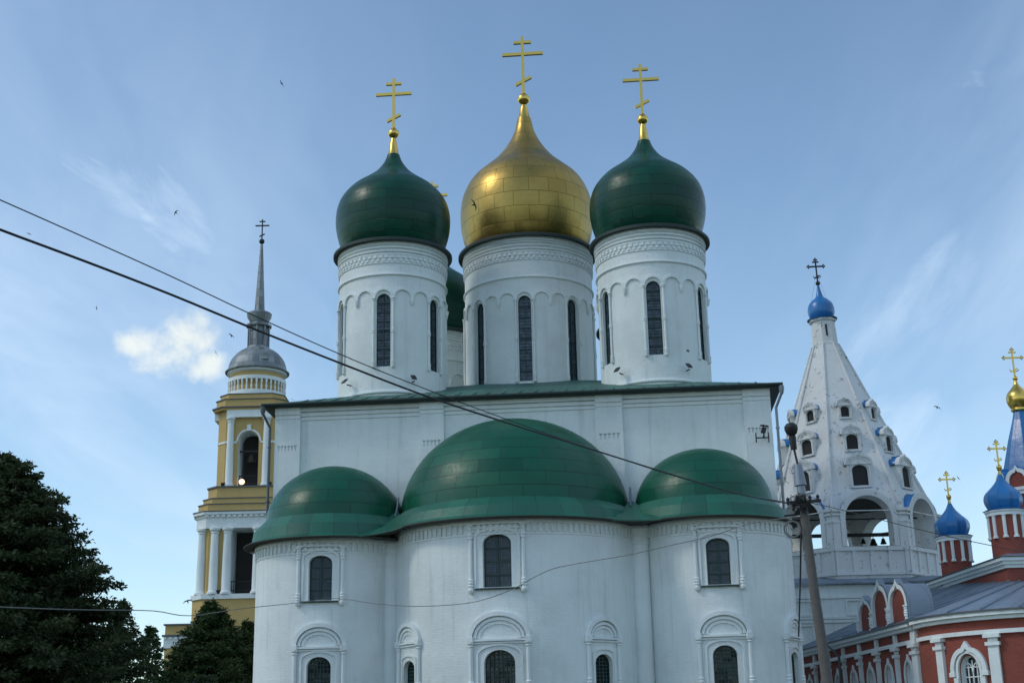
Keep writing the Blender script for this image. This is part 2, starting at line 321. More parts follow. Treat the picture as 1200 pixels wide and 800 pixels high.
class MB:
    def __init__(s): s.v, s.f, s.fm, s.fuv = [], [], [], []
    def face(s, pts, m=0, uv=None):
        i = len(s.v); s.v += [tuple(p) for p in pts]; s.f.append(list(range(i, i + len(pts)))); s.fm.append(m)
        s.fuv.append(uv or [(p[0] + p[1] * 0.7, p[2]) for p in pts])
    def grid(s, rows, m=0, uv=None, close=False):
        for j in range(len(rows) - 1):
            n = len(rows[j])
            for i in range(n - (0 if close else 1)):
                i2 = (i + 1) % n
                q = [rows[j][i], rows[j][i2], rows[j + 1][i2], rows[j + 1][i]]
                u = None
                if uv: u = [uv[j][i], uv[j][i + 1], uv[j + 1][i + 1], uv[j + 1][i]]
                s.face(q, m, u)
    def box(s, su, s0, s1, z0, z1, d0, d1, m=0, step=0.5):
        n = max(1, int(math.ceil((s1 - s0) / step))) if isinstance(su, Cyl) else 1
        qs = [s0 + (s1 - s0) * i / n for i in range(n + 1)]
        for a, b in zip(qs, qs[1:]):
            for z, fl in ((z0, 0), (z1, 1)):
                s.face([su.pt(a, z, d0), su.pt(b, z, d0), su.pt(b, z, d1), su.pt(a, z, d1)], m, [(a, d0), (b, d0), (b, d1), (a, d1)])
            s.face([su.pt(a, z0, d1), su.pt(b, z0, d1), su.pt(b, z1, d1), su.pt(a, z1, d1)], m, [(a, z0), (b, z0), (b, z1), (a, z1)])
            s.face([su.pt(a, z0, d0), su.pt(b, z0, d0), su.pt(b, z1, d0), su.pt(a, z1, d0)], m, [(a, z0), (b, z0), (b, z1), (a, z1)])
        for q in (s0, s1):
            s.face([su.pt(q, z0, d0), su.pt(q, z0, d1), su.pt(q, z1, d1), su.pt(q, z1, d0)], m, [(q + d0, z0), (q + d1, z0), (q + d1, z1), (q + d0, z1)])
    def obox(s, c, ax, ay, az, m=0):
        """box from a centre and three half-axis vectors"""
        c, ax, ay, az = Vector(c), Vector(ax), Vector(ay), Vector(az)
        P = lambda i, j, k_: tuple(c + ax * i + ay * j + az * k_)
        for q in (((-1,-1,-1),(1,-1,-1),(1,1,-1),(-1,1,-1)), ((-1,-1,1),(1,-1,1),(1,1,1),(-1,1,1)), ((-1,-1,-1),(1,-1,-1),(1,-1,1),(-1,-1,1)),
                  ((-1,1,-1),(1,1,-1),(1,1,1),(-1,1,1)), ((-1,-1,-1),(-1,1,-1),(-1,1,1),(-1,-1,1)), ((1,-1,-1),(1,1,-1),(1,1,1),(1,-1,1))):
            s.face([P(*w) for w in q], m)
    def bar(s, a, b, w, h=None, m=0):
        a, b = Vector(a), Vector(b); d = (b - a); L = d.length; d.normalize()
        up = Vector((0, 0, 1)) if abs(d.z) < 0.9 else Vector((0, 1, 0))
        x = d.cross(up).normalized(); y = x.cross(d)
        s.obox((a + b) / 2, d * L / 2, x * w / 2, y * (h or w) / 2, m)
    def tube(s, pts, r, m=0, n=6, caps=True):
        pts = [Vector(p) for p in pts]; rings = []; x = None
        for i, p in enumerate(pts):
            t = (pts[min(i + 1, len(pts) - 1)] - pts[max(i - 1, 0)]).normalized()
            if x is None:
                ref = Vector((0, 0, 1)) if abs(t.z) < 0.9 else Vector((1, 0, 0)); x = t.cross(ref).normalized()
            else:
                x = (x - t * x.dot(t)).normalized()
            y = t.cross(x); rr = r[i] if isinstance(r, (list, tuple)) else r
            rings.append([tuple(p + x * (rr * cos(2 * pi * k_ / n)) + y * (rr * sin(2 * pi * k_ / n))) for k_ in range(n)])
        s.grid(rings, m, close=True)
        if caps: s.face(rings[0], m); s.face(rings[-1], m)
    def lathe(s, cx, cy, prof, n=24, m=0, a0=0.0, a1=2 * pi, uscale=None):
        """profile [(r, z)] about a vertical axis; uv = (arc length at widest, length along the profile)"""
        full = abs(a1 - a0 - 2 * pi) < 1e-6
        R = uscale or max(p[0] for p in prof); rows, uv, L = [], [], 0.0
        for j, (r, z) in enumerate(prof):
            if j: L += hypot(r - prof[j - 1][0], z - prof[j - 1][1])
            A = [a0 + (a1 - a0) * i / n for i in range(n + 1)]
            rows.append([(cx + r * sin(a), cy - r * cos(a), z) for a in A]); uv.append([((a + pi) * R, L) for a in A])
        s.grid(rows, m, uv)
    def sphere(s, c, r, n=12, m=0):
        s.lathe(c[0], c[1], [(max(1e-4, r * sin(pi * i / (n // 2 + 2))), c[2] - r * cos(pi * i / (n // 2 + 2))) for i in range(n // 2 + 3)], n, m)
    def band(s, su, pts, w, d0, d1, m=0, closed=False):
        """moulding of width w running along (s, z) points on a surface"""
        n = len(pts); offs = []
        for i in range(n):
            a = pts[(i - 1) % n] if (closed or i > 0) else pts[i]; b = pts[(i + 1) % n] if (closed or i < n - 1) else pts[i]
            dx, dz = b[0] - a[0], b[1] - a[1]; L = hypot(dx, dz) or 1; nx, nz = -dz / L, dx / L
            offs.append(((pts[i][0] + nx * w / 2, pts[i][1] + nz * w / 2), (pts[i][0] - nx * w / 2, pts[i][1] - nz * w / 2)))
        rng_ = range(n if closed else n - 1)
        for i in rng_:
            j = (i + 1) % n; A0, B0 = offs[i]; A1, B1 = offs[j]
            for (p, q, e0, e1) in ((A0, A1, d0, d1), (B1, B0, d0, d1)):
                s.face([su.pt(*p, e0), su.pt(*q, e0), su.pt(*q, e1), su.pt(*p, e1)], m, [(p[0], p[1]), (q[0], q[1]), (q[0], q[1]), (p[0], p[1])])
            s.face([su.pt(*A0, d1), su.pt(*A1, d1), su.pt(*B1, d1), su.pt(*B0, d1)], m, [A0, A1, B1, B0])
        if not closed:
            for A, B in (offs[0], offs[-1]):
                s.face([su.pt(*A, d0), su.pt(*B, d0), su.pt(*B, d1), su.pt(*A, d1)], m)
    def poly(s, su, pts, d, m=0):
        s.face([su.pt(p[0], p[1], d) for p in pts], m, list(pts))
    def wall(s, su, s0, s1, z0, z1, holes=(), ds=0.5, dz=1.5, depth=0.3, m=0, jm=None, d=0.0):
        """sheet of wall on a surface with real openings and their reveals"""
        vs, es = [], []
        def loop(pts):
            b = len(vs); vs.extend(Vector(p) for p in pts); es.extend((b + i, b + (i + 1) % len(pts)) for i in range(len(pts)))
        ns = max(1, round((s1 - s0) / ds)); nz = max(1, round((z1 - z0) / dz))
        S = [s0 + (s1 - s0) * i / ns for i in range(ns + 1)]; Z = [z0 + (z1 - z0) * i / nz for i in range(nz + 1)]
        loop([(q, z0) for q in S] + [(s1, z) for z in Z[1:]] + [(q, z1) for q in S[::-1][1:]] + [(s0, z) for z in Z[::-1][1:-1]])
        for h in holes: loop(h)
        bb = [(min(p[0] for p in h) - .04, max(p[0] for p in h) + .04, min(p[1] for p in h) - .04, max(p[1] for p in h) + .04) for h in holes]
        for q in S[1:-1]:
            for z in Z[1:-1]:
                if not any(b[0] < q < b[1] and b[2] < z < b[3] for b in bb): vs.append(Vector((q, z)))
        V, _, T, *_r = delaunay_2d_cdt(vs, es, [], 0, 1e-5)
        def inside(x, y, h):
            c_ = False; j = len(h) - 1
            for i in range(len(h)):
                if (h[i][1] > y) != (h[j][1] > y) and x < (h[j][0] - h[i][0]) * (y - h[i][1]) / (h[j][1] - h[i][1]) + h[i][0]: c_ = not c_
                j = i
            return c_
        for t in T:
            cx = sum(V[i].x for i in t) / len(t); cy = sum(V[i].y for i in t) / len(t)
            if any(inside(cx, cy, h) for h in holes): continue
            s.face([su.pt(V[i].x, V[i].y, d) for i in t], m, [(V[i].x, V[i].y) for i in t])
        for h in holes:
            for i in range(len(h)):
                p, q = h[i], h[(i + 1) % len(h)]
                s.face([su.pt(*p, d), su.pt(*q, d), su.pt(*q, d - depth), su.pt(*p, d - depth)], m if jm is None else jm, [p, q, (q[0] + depth, q[1]), (p[0] + depth, p[1])])
    def build(s, name, mats, parent=None, smooth=True, angle=32, loc=None):
        me = bpy.data.meshes.new(name); bm = bmesh.new(); uvl = bm.loops.layers.uv.new('UVMap')
        bv = [bm.verts.new(p) for p in s.v]
        for f, mi, uv in zip(s.f, s.fm, s.fuv):
            try: bf = bm.faces.new([bv[i] for i in f])
            except ValueError: continue
            bf.material_index = mi; bf.smooth = smooth
            for lp, q in zip(bf.loops, uv): lp[uvl].uv = q
        bmesh.ops.remove_doubles(bm, verts=bm.verts, dist=2e-4)
        bmesh.ops.dissolve_degenerate(bm, edges=bm.edges, dist=1e-5)
        bmesh.ops.recalc_face_normals(bm, faces=bm.faces)
        bm.to_mesh(me); bm.free()
        if smooth:
            try: me.set_sharp_from_angle(angle=radians(angle))
            except Exception: pass
        for x in (mats if isinstance(mats, (list, tuple)) else [mats]): me.materials.append(x)
        o = bpy.data.objects.new(name, me); COL.objects.link(o)
        if parent is not None: o.parent = parent
        if loc is not None: o.location = loc
        return o

def tag(o, label=None, cat=None, group=None, kind=None):
    if label: o['label'] = label
    if cat: o['category'] = cat
    if group: o['group'] = group
    if kind: o['kind'] = kind
    return o
def thing(name, label, cat, loc=(0, 0, 0), rz=0.0, group=None):
    o = bpy.data.objects.new(name, None); COL.objects.link(o); o.location = loc; o.rotation_euler = (0, 0, rz)
    o.empty_display_size = 0.5
    return tag(o, label, cat, group)
def dup(o, parent, loc=None):
    c_ = o.copy(); COL.objects.link(c_); c_.parent = parent
    if loc is not None: c_.location = loc
    for ch in list(o.children): dup(ch, c_)
    return c_

def arch(sc, w, z0, z1, rise, n=12):
    """outline of an opening with an arched head, counter-clockwise from bottom left"""
    zs = z1 - rise
    return [(sc - w / 2, z0), (sc + w / 2, z0)] + [(sc + w / 2 * cos(pi * i / n), zs + rise * sin(pi * i / n)) for i in range(n + 1)]
def arcpts(sc, w, zs, rise, n=14, a0=0.0, a1=pi):
    return [(sc + w / 2 * cos(a1 + (a0 - a1) * i / n), zs + rise * sin(a1 + (a0 - a1) * i / n)) for i in range(n + 1)]
def keel(sc, w, zs, h, n=8):
    """ogee (keel) arch line from left to right"""
    L = []
    for i in range(n + 1):
        t = i / n; x = -w / 2 * cos(t * pi / 2 * 0.86); z = h * 0.78 * sin(t * pi / 2 * 0.92) ** 0.9
        L.append((x, z))
    x0, z0_ = L[-1]; L += [(x0 * 0.45, z0_ + (h - z0_) * 0.42), (0, h)]
    full = L + [(-x, z) for x, z in L[::-1][1:]]
    return [(sc + x, zs + z) for x, z in full]

def window(su, sc, w, z0, z1, rise, depth, nv, nh, fv, fh, parent, mats=None, bar=0.05, fine=0.024, loc=None, name='window'):
    """pane, frame, main bars (nv x nh) and a fine lattice (fv x fh), set back in its reveal"""
    b = MB(); zs = z1 - rise; out_ = arch(sc, w, z0, z1, rise)
    b.poly(su, out_, -depth, 0)
    b.band(su, out_, bar * 1.3, -depth, -depth + 0.07, 1, closed=True)
    top = lambda q: zs + rise * sqrt(max(0.0, 1 - (2 * (q - sc) / w) ** 2))
    half = lambda z: w / 2 if z <= zs else w / 2 * sqrt(max(0.0, 1 - ((z - zs) / rise) ** 2))
    for i in range(1, nv + 1):
        q = sc - w / 2 + w * i / (nv + 1); b.box(su, q - bar / 2, q + bar / 2, z0, top(q) - .01, -depth + .005, -depth + 0.06, 1)
    for i in range(1, nh + 1):
        z = z0 + (z1 - z0) * i / (nh + 1); h = half(z) - .01; b.box(su, sc - h, sc + h, z - bar / 2, z + bar / 2, -depth + .006, -depth + 0.055, 1, 0.3)
    for i in range(1, fv + 1):
        q = sc - w / 2 + w * i / (fv + 1); b.box(su, q - fine / 2, q + fine / 2, z0, top(q) - .01, -depth + .003, -depth + 0.022, 2)
    for i in range(1, fh + 1):
        z = z0 + (z1 - z0) * i / (fh + 1); h = half(z) - .01; b.box(su, sc - h, sc + h, z - fine / 2, z + fine / 2, -depth + .004, -depth + 0.020, 2, 0.3)
    return b.build(name, mats or [M['glass'], M['frame'], M['lattice']], parent, loc=loc)

def colonnette(b, su, q, z0, z1, r, d, bulbs=(), m=0):
    """small engaged column with base, cap and bulbs, on a wall"""
    x, y, _ = su.pt(q, 0, d); h = z1 - z0
    pr = [(r * 0.2, z0 - r * 1.6), (r * 1.1, z0 - r * 0.9), (r * 1.7, z0), (r * 1.7, z0 + r * 0.9), (r * 1.1, z0 + r * 1.3), (r, z0 + r * 1.8)]
    for f in bulbs:
        zc = z0 + h * f; pr += [(r, zc - r * 2.2), (r * 1.6, zc - r * 1.5), (r * 1.25, zc - r * 0.7), (r * 1.75, zc), (r * 1.25, zc + r * 0.7), (r * 1.6, zc + r * 1.5), (r, zc + r * 2.2)]
    pr += [(r, z1 - r * 2.6), (r * 1.5, z1 - r * 2.0), (r * 1.1, z1 - r * 1.4), (r * 1.9, z1 - r * 0.7), (r * 1.9, z1), (0.001, z1)]
    b.lathe(x, y, pr, 8, m)

def orthodox_cross(b, x, y, z0, h, t, m=0, fancy=False):
    """three-bar cross facing east, upright from z0"""
    w1, w2 = h * 0.315, h * 0.135
    b.obox((x, y, z0 + h / 2), (t * .55, 0, 0), (0, t * .5, 0), (0, 0, h / 2), m)
    b.obox((x, y, z0 + h * 0.70), (w1, 0, 0), (0, t * .53, 0), (0, 0, t * .6), m)
    b.obox((x, y, z0 + h * 0.90), (w2, 0, 0), (0, t * .53, 0), (0, 0, t * .55), m)
    a = radians(27); b.obox((x, y, z0 + h * 0.235), (w2 * cos(a) , 0, w2 * sin(a)), (0, t * .53, 0), (-sin(a) * t * .55, 0, cos(a) * t * .55), m)
    if fancy:
        for px, pz in ((w1, .70), (-w1, .70), (0, 1.0)):
            c0 = Vector((x + px, y, z0 + h * pz))
            for dx, dz in ((1, 0), (-1, 0), (0, 1), (0, -1)): b.sphere(c0 + Vector((dx, 0, dz)) * t * 1.1, t * 0.75, 8, m)
        pts = [(x + h * .16 * cos(pi + pi * i / 8), y, z0 + h * .18 + h * .09 * (1 + sin(pi + pi * i / 8))) for i in range(9)]
        b.tube(pts, t * .35, m, 5)
def smooth_prof(pts, n=6):
    """Catmull-Rom through (r, z) points"""
    P = [pts[0]] + list(pts) + [pts[-1]]; o = []
    for i in range(1, len(P) - 2):
        for j in range(n):
            t = j / n; a, b_, c_, d_ = P[i - 1], P[i], P[i + 1], P[i + 2]
            o.append(tuple(0.5 * (2 * b_[k_] + (c_[k_] - a[k_]) * t + (2 * a[k_] - 5 * b_[k_] + 4 * c_[k_] - d_[k_]) * t * t + (3 * b_[k_] - a[k_] - 3 * c_[k_] + d_[k_]) * t ** 3) for k_ in (0, 1)))
    o.append(pts[-1]); return [(max(r, 0.001), z) for r, z in o]
#==SETTING==
# ------------------------------------------------------------------ ground
b = MB(); b.face([(-3000, -3000, 0), (3000, -3000, 0), (3000, 3000, 0), (-3000, 3000, 0)])
tag(b.build('ground', M['ground'], smooth=False), 'rough grass ground spreading round the churches', 'ground', kind='structure')
b = MB(); b.face([(-14, 22, .02), (15, 22, .02), (14.4, 46, .02), (-13, 46, .02)])
tag(b.build('paved_square', M['paving'], smooth=False), 'worn grey paving in front of the white cathedral', 'paving', kind='structure')

# ------------------------------------------------------------------ white cathedral (local u to the right, v away, front wall at v = 0)
cath = thing('cathedral', 'big white cathedral with three rounded green roofed apses and five domes, the middle one gold', 'church', (0.269, 58.577, 0), -0.0799)
HW, ZE = 10.9, 16.45
front = Flat(0, 0, 0)
b = MB()
b.wall(front, -HW, HW, 0, ZE, (), 1.2, 1.2)
b.box(Flat(0, 0.001, 0), -HW, -HW + .001, 0, ZE, -20, 0)
b.box(Flat(0, 0.001, 0), HW - .001, HW, 0, ZE, -20, 0)
b.face([(-HW, 20, 0), (HW, 20, 0), (HW, 20, ZE), (-HW, 20, ZE)])
b.build('wall', M['white'], cath, smooth=False)
PIL = [(-10.91, -9.77), (-4.42, -3.35), (3.32, 4.50), (9.73, 10.91)]
for a, c_ in PIL:
    b = MB(); n = 5 if c_ > -4 and c_ < 5 else 6
    holes = [[(a + .12 + (c_ - a - .24) * (i + q0) / n, z) for q0, z in ((.30, 14.42), (.62, 14.42), (.62, 14.55), (.82, 14.55), (.82, 14.66), (.12, 14.66), (.12, 14.55), (.30, 14.55))] for i in range(n)]
    b.wall(front, a, c_, 0, ZE, holes, 1.2, 2.0, .07, d=.14)
    for q in (a, c_): b.face([front.pt(q, 0, 0), front.pt(q, 0, .14), front.pt(q, ZE, .14), front.pt(q, ZE, 0)])
    for i in range(n): b.poly(front, [(a + .1, 14.4), (c_ - .1, 14.4), (c_ - .1, 14.68), (a + .1, 14.68)], .075) if i == 0 else None
    b.build('pilaster', M['white'], cath, smooth=False)
b = MB()
edges = [(-9.77, -4.42), (-3.35, 3.32), (4.50, 9.73)]
for a, c_ in edges:
    b.box(front, a, c_, 15.80, 15.92, -.02, .05); b.box(front, a, c_, 15.98, 16.12, -.02, .085); b.box(front, a, c_, 16.18, 16.448, -.02, .125)
for a, c_ in PIL:
    b.box(front, a, c_, 15.86, 15.93, .12, .17); b.box(front, a, c_, 16.05, 16.446, .12, .20)
b.build('cornice', M['trim'], cath, smooth=False)
# roof: hip of seamed sheet
E_ = 11.42; ov = .48; zr = 16.50; pitch = .303
b = MB()
r0 = (-E_, -ov, zr); r1 = (E_, -ov, zr); r2 = (E_, 20 + ov, zr); r3 = (-E_, 20 + ov, zr); t0 = (0, 10.5, zr + 10.9 * pitch); t1 = (0, 9.5, zr + 10.9 * pitch)
def ruv(p): return (p[0], p[1])
for q, al in (((r0, r1, t1), 0), ((r1, r2, t0, t1), 1), ((r2, r3, t0), 0), ((r3, r0, t1, t0), 1)):
    b.face(q, 0, [(p[1 if al else 0], 1.0 + .1 * p[2]) for p in q])
for i in range(len([r0, r1, r2, r3])):
    a, c_ = [r0, r1, r2, r3][i], [r0, r1, r2, r3][(i + 1) % 4]
    b.face([a, c_, (c_[0], c_[1], zr - .13), (a[0], a[1], zr - .13)], 1)
b.face([(-E_, -ov, zr - .13), (E_, -ov, zr - .13), (E_, 20 + ov, zr - .13), (-E_, 20 + ov, zr - .13)], 1)
for i in range(-16, 17):
    x = i * .69 + random.uniform(-.05, .05); L = (10.9 - abs(x)) * .97
    if L > .5: b.bar((x, -ov + .02, zr + .02), (x, -ov + L, zr + .02 + L * pitch), .06, .11)
b.tube([(-E_ - .03, -ov - .05, zr - .05), (E_ + .03, -ov - .05, zr - .05)], .075, 1, 8)
b.build('roof', [M['roof'], M['flange']], cath, smooth=False)
# downpipes
for sx in (-1, 1):
    b = MB(); x = sx * 11.13
    b.tube([(sx * 11.38, -ov - .05, zr - .1), (sx * 11.38, -ov - .05, zr - .42), (x, -.18, zr - 1.0), (x, -.18, 11.2), (x, -.18, .3)], .06, 0, 8)
    b.lathe(sx * 11.38, -ov - .05, [(.06, zr - .5), (.11, zr - .34), (.12, zr - .14)], 10)
    for z in (4, 7, 9.8, 12.2, 14.6): b.lathe(x, -.18, [(.06, z - .04), (.085, z - .04), (.085, z + .04), (.06, z + .04)], 8)
    b.build('downpipe', M['greycap' if sx < 0 else 'steel'], cath)

# --- apses
ZA = 10.22
def frieze(b, su, s0, s1, m=0, dz=0.0):
    b.box(su, s0, s1, 9.60 + dz, 9.66 + dz, -.02, .035, m); b.box(su, s0, s1, 10.02 + dz, ZA + dz, -.02, .10, m)
    n = int((s1 - s0) / .24)
    for i in range(n):
        q = s0 + (s1 - s0) * (i + .5) / n; b.box(su, q - .06, q + .06, 9.70 + dz, 10.02 + dz, -.01, .06, m)
def surround_up(su, sc, hw, z0, z1, cap, parent, pediment):
    b = MB(); wv = hw - .42
    b.box(su, sc - hw - .14, sc + hw + .14, cap, cap + .07, -.02, .15)
    b.box(su, sc - hw + .12, sc + hw - .12, cap - .16, cap - .10, -.02, .07)
    pl = MB()
    o1 = arch(sc, 2 * wv + .50, z0 - .02, z1 + .22, .30); b.band(su, o1, .09, -.02, .055, closed=True)
    for sg in (-1, 1): colonnette(b, su, sc + sg * hw, z0 - .12, cap, .075, .06, (.12, .84)); 
    if pediment:
        b.band(su, [(sc - hw - .1, cap + .1), (sc, cap + .52), (sc + hw + .1, cap + .1)], .08, -.02, .10)
    b.box(su, sc - hw + .16, sc + hw - .16, z0 - .075, z0 - .02, -.1, .11, 1)
    b.build('window_surround', [M['trim'], M['frame']], parent)
def surround_low(su, sc, hw, z0, z1, spring, top, parent):
    b = MB()
    rise = top - spring - .06
    for w, ri, d in ((2 * hw + .02, rise, .15), (2 * hw - .34, rise - .19, .09), (2 * hw - .62, rise - .33, .045)):
        b.band(su, arcpts(sc, w, spring + .05, ri), .16 if d > .1 else .10, -.02, d)
    b.box(su, sc - hw - .12, sc - hw + .12, spring - .10, spring + .08, -.02, .2); b.box(su, sc + hw - .12, sc + hw + .12, spring - .10, spring + .08, -.02, .2)
    b.box(su, sc - hw + .05, sc + hw - .05, spring - .07, spring + .01, -.02, .12); b.box(su, sc - hw + .08, sc + hw - .08, spring - .16, spring - .10, -.02, .07)
    for sg in (-1, 1): colonnette(b, su, sc + sg * hw, z0 - .15, spring - .10, .08, .06, (.30, .36, .42))
    wv = hw - .47
    b.band(su, arch(sc, 2 * wv + .46, z0 - .05, z1 + .2, wv * .62), .08, -.02, .05, closed=True)
    b.build('window_surround', M['trim'], parent)
def apse(cx, cy, r, a0, a1, ups, lows, dz=0.0):
    su = Cyl(cx, cy, r); s0, s1 = radians(a0) * r, radians(a1) * r; holes = []
    for (sc, w, z0, z1, hw, cap, ped) in ups: holes.append(arch(sc, w, z0, z1, w * .30))
    for (sc, w, z0, z1, hw, sp, top) in lows: holes.append(arch(sc, w, z0, z1, w * .40))
    b = MB(); b.wall(su, s0, s1, 0, ZA + dz, holes, .34, 1.1, .34); frieze(b, su, s0, s1, 0, dz)
    o = b.build('apse', M['white'], cath)
    for (sc, w, z0, z1, hw, cap, ped) in ups:
        window(su, sc, w, z0, z1, w * .30, .26, 1, 3, 11, 21, o, bar=.06, mats=[M['skyglass'], M['frame'], M['lattice']]); surround_up(su, sc, hw, z0, z1, cap, o, ped)
    for (sc, w, z0, z1, hw, sp, top) in lows:
        window(su, sc, w, z0, z1, w * .40, .26, 6 if w > .9 else 4, 14, 0, 0, o, bar=.035); surround_low(su, sc, hw, z0, z1, sp, top, o)
    return o
RC, RS = 5.4, 3.1
apse(-.2, -.2, RC, -85, 85, [(-.39, 1.12, 7.57, 9.62, 1.03, 10.0, False)],
     [(-.36, 1.2, 2.9, 5.22, 1.1, 5.62, 6.58), (radians(-50) * RC, .86, 3.0, 5.02, .76, 5.72, 6.42), (radians(41.5) * RC, .86, 3.0, 5.05, .76, 5.66, 6.40)])
apse(-8.1, -1.0, RS, -98, 98, [(radians(4.6) * RS, .95, 7.43, 9.22, .88, 9.56, False)], [(radians(4.6) * RS, .97, 2.9, 5.24, .96, 5.62, 6.48)], -.30)
apse(8.1, -1.0, RS, -98, 98, [(radians(-2) * RS, .95, 7.58, 9.40, .88, 9.80, True)],
     [(radians(-1.4) * RS, .97, 2.9, 5.27, .96, 5.66, 6.50), (radians(63) * RS, .86, 3.0, 5.05, .74, 5.66, 6.42)])
for x in (-5.27, 4.95):
    b = MB(); r = .37
    b.lathe(x, -2.35, [(r, 0), (r, 9.45), (r + .06, 9.47), (r + .06, 9.58), (r + .02, 9.6), (r + .02, 9.72), (r + .10, 9.78), (r + .10, 10.0), (r + .16, 10.04), (r + .16, 10.2)], 20)
    b.build('half_column', M['trim'], cath)
def apse_roof(cx, cy, r_eave, r_dome, zb, hd, zskirt, a_lim, back, dz=0.0):
    b = MB(); ZE2 = ZA + dz; n = 48; A = [radians(-a_lim) + 2 * radians(a_lim) * i / n for i in range(n + 1)]
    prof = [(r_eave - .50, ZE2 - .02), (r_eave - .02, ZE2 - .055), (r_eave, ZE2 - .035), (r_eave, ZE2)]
    sk = [(r_eave, ZE2), (r_eave - .32, ZE2 + .15), ((r_eave + r_dome) / 2 + .04, ZE2 + (zskirt - ZE2) * .58), (r_dome + .05, zskirt)]
    dm = [(r_dome * cos(t), zb + hd * sin(t)) for t in [radians(90) * i / 18 for i in range(19)]]
    def rows(pr): return [[(cx + max(r, 1e-3) * sin(a), cy - max(r, 1e-3) * cos(a), z) for a in A] for r, z in pr]
    def uvr(pr, R):
        L, o = 0, []
        for j, (r, z) in enumerate(pr):
            if j: L += hypot(r - pr[j - 1][0], z - pr[j - 1][1])
            o.append([((a + pi) * R, L) for a in A])
        return o
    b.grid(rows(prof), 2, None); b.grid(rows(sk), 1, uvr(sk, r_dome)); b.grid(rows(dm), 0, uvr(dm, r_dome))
    if back:   # the vault runs straight back to the wall
        t = [radians(180) * i / 24 for i in range(25)]
        ring = lambda y: [(cx + r_dome * cos(q), y, zb + hd * sin(q)) for q in t]
        b.grid([ring(cy), ring(0.02)], 0)
        for sg in (-1, 1): b.grid([[(cx + sg * r_eave, cy, ZE2), (cx + sg * r_dome, cy, zskirt)], [(cx + sg * r_eave, 0, ZE2), (cx + sg * r_dome, 0, zskirt)]], 1)
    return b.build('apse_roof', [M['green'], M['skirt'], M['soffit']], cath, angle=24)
apse_roof(-.29, -.2, 6.04, 4.90, 11.06, 4.27, 11.16, 90, True)
apse_roof(-7.97, -1.0, 3.78, 2.92, 10.84, 2.58, 10.95, 90, True, -.30)
apse_roof(7.72, -1.0, 3.78, 2.86, 11.08, 2.50, 11.17, 90, True)
def valley(c1, r1, c2, r2, rho, top, dz=0.0):
    """sheet that rounds the eave over the half column between two apses"""
    R1, R2 = r1 + rho, r2 + rho; dx, dy = c2[0] - c1[0], c2[1] - c1[1]; dd = hypot(dx, dy)
    a = (R1 * R1 - R2 * R2 + dd * dd) / (2 * dd); h = sqrt(R1 * R1 - a * a); ux, uy = dx / dd, dy / dd
    c = [(c1[0] + a * ux + h * sx * -uy, c1[1] + a * uy + h * sx * ux) for sx in (-1, 1)]; c = min(c, key=lambda p: p[1])
    A = atan2(c1[1] - c[1], c1[0] - c[0]); B = atan2(c2[1] - c[1], c2[0] - c[0])
    if B - A > pi: B -= 2 * pi
    if A - B > pi: B += 2 * pi
    n = 16; arc = [(c[0] + rho * cos(A + (B - A) * i / n), c[1] + rho * sin(A + (B - A) * i / n)) for i in range(n + 1)]
    b = MB(); rows = []
    for t, zt in ((0, 0), (.12, .10), (.35, .30), (.65, .62), (1, 1)):
        rows.append([(x + (top[0] - x) * t * .999, y + (top[1] - y) * t * .999, ZA + .004 + dz * (i / n) * (1 - t) + (top[2] - ZA) * zt) for i, (x, y) in enumerate(arc)])
    b.grid(rows, 0, [[(i * .3, j * .5) for i in range(n + 1)] for j in range(5)])
    lo = [(x, y, ZA - .05 + dz * i / n) for i, (x, y) in enumerate(arc)]; b.grid([rows[0], lo], 0); b.grid([lo, [(x + (top[0] - x) * .55, y + (top[1] - y) * .55, ZA - .02 + dz * i / n) for i, (x, y) in enumerate(arc)]], 1)
    b.tube([(top[0], top[1] - .02, top[2] + .5), (top[0] * .999, top[1] - .30, top[2] + .05), (top[0], top[1] - .75, top[2] - .40)], .045, 2, 6)
    return b.build('valley_sheet', [M['skirt'], M['soffit'], M['steel']], cath)
valley((-.29, -.2), 6.04, (-7.97, -1.0), 3.78, 1.6, (-5.10, -1.7, 11.35), -.30)
valley((-.29, -.2), 6.04, (7.72, -1.0), 3.78, 1.6, (4.68, -1.7, 11.45))

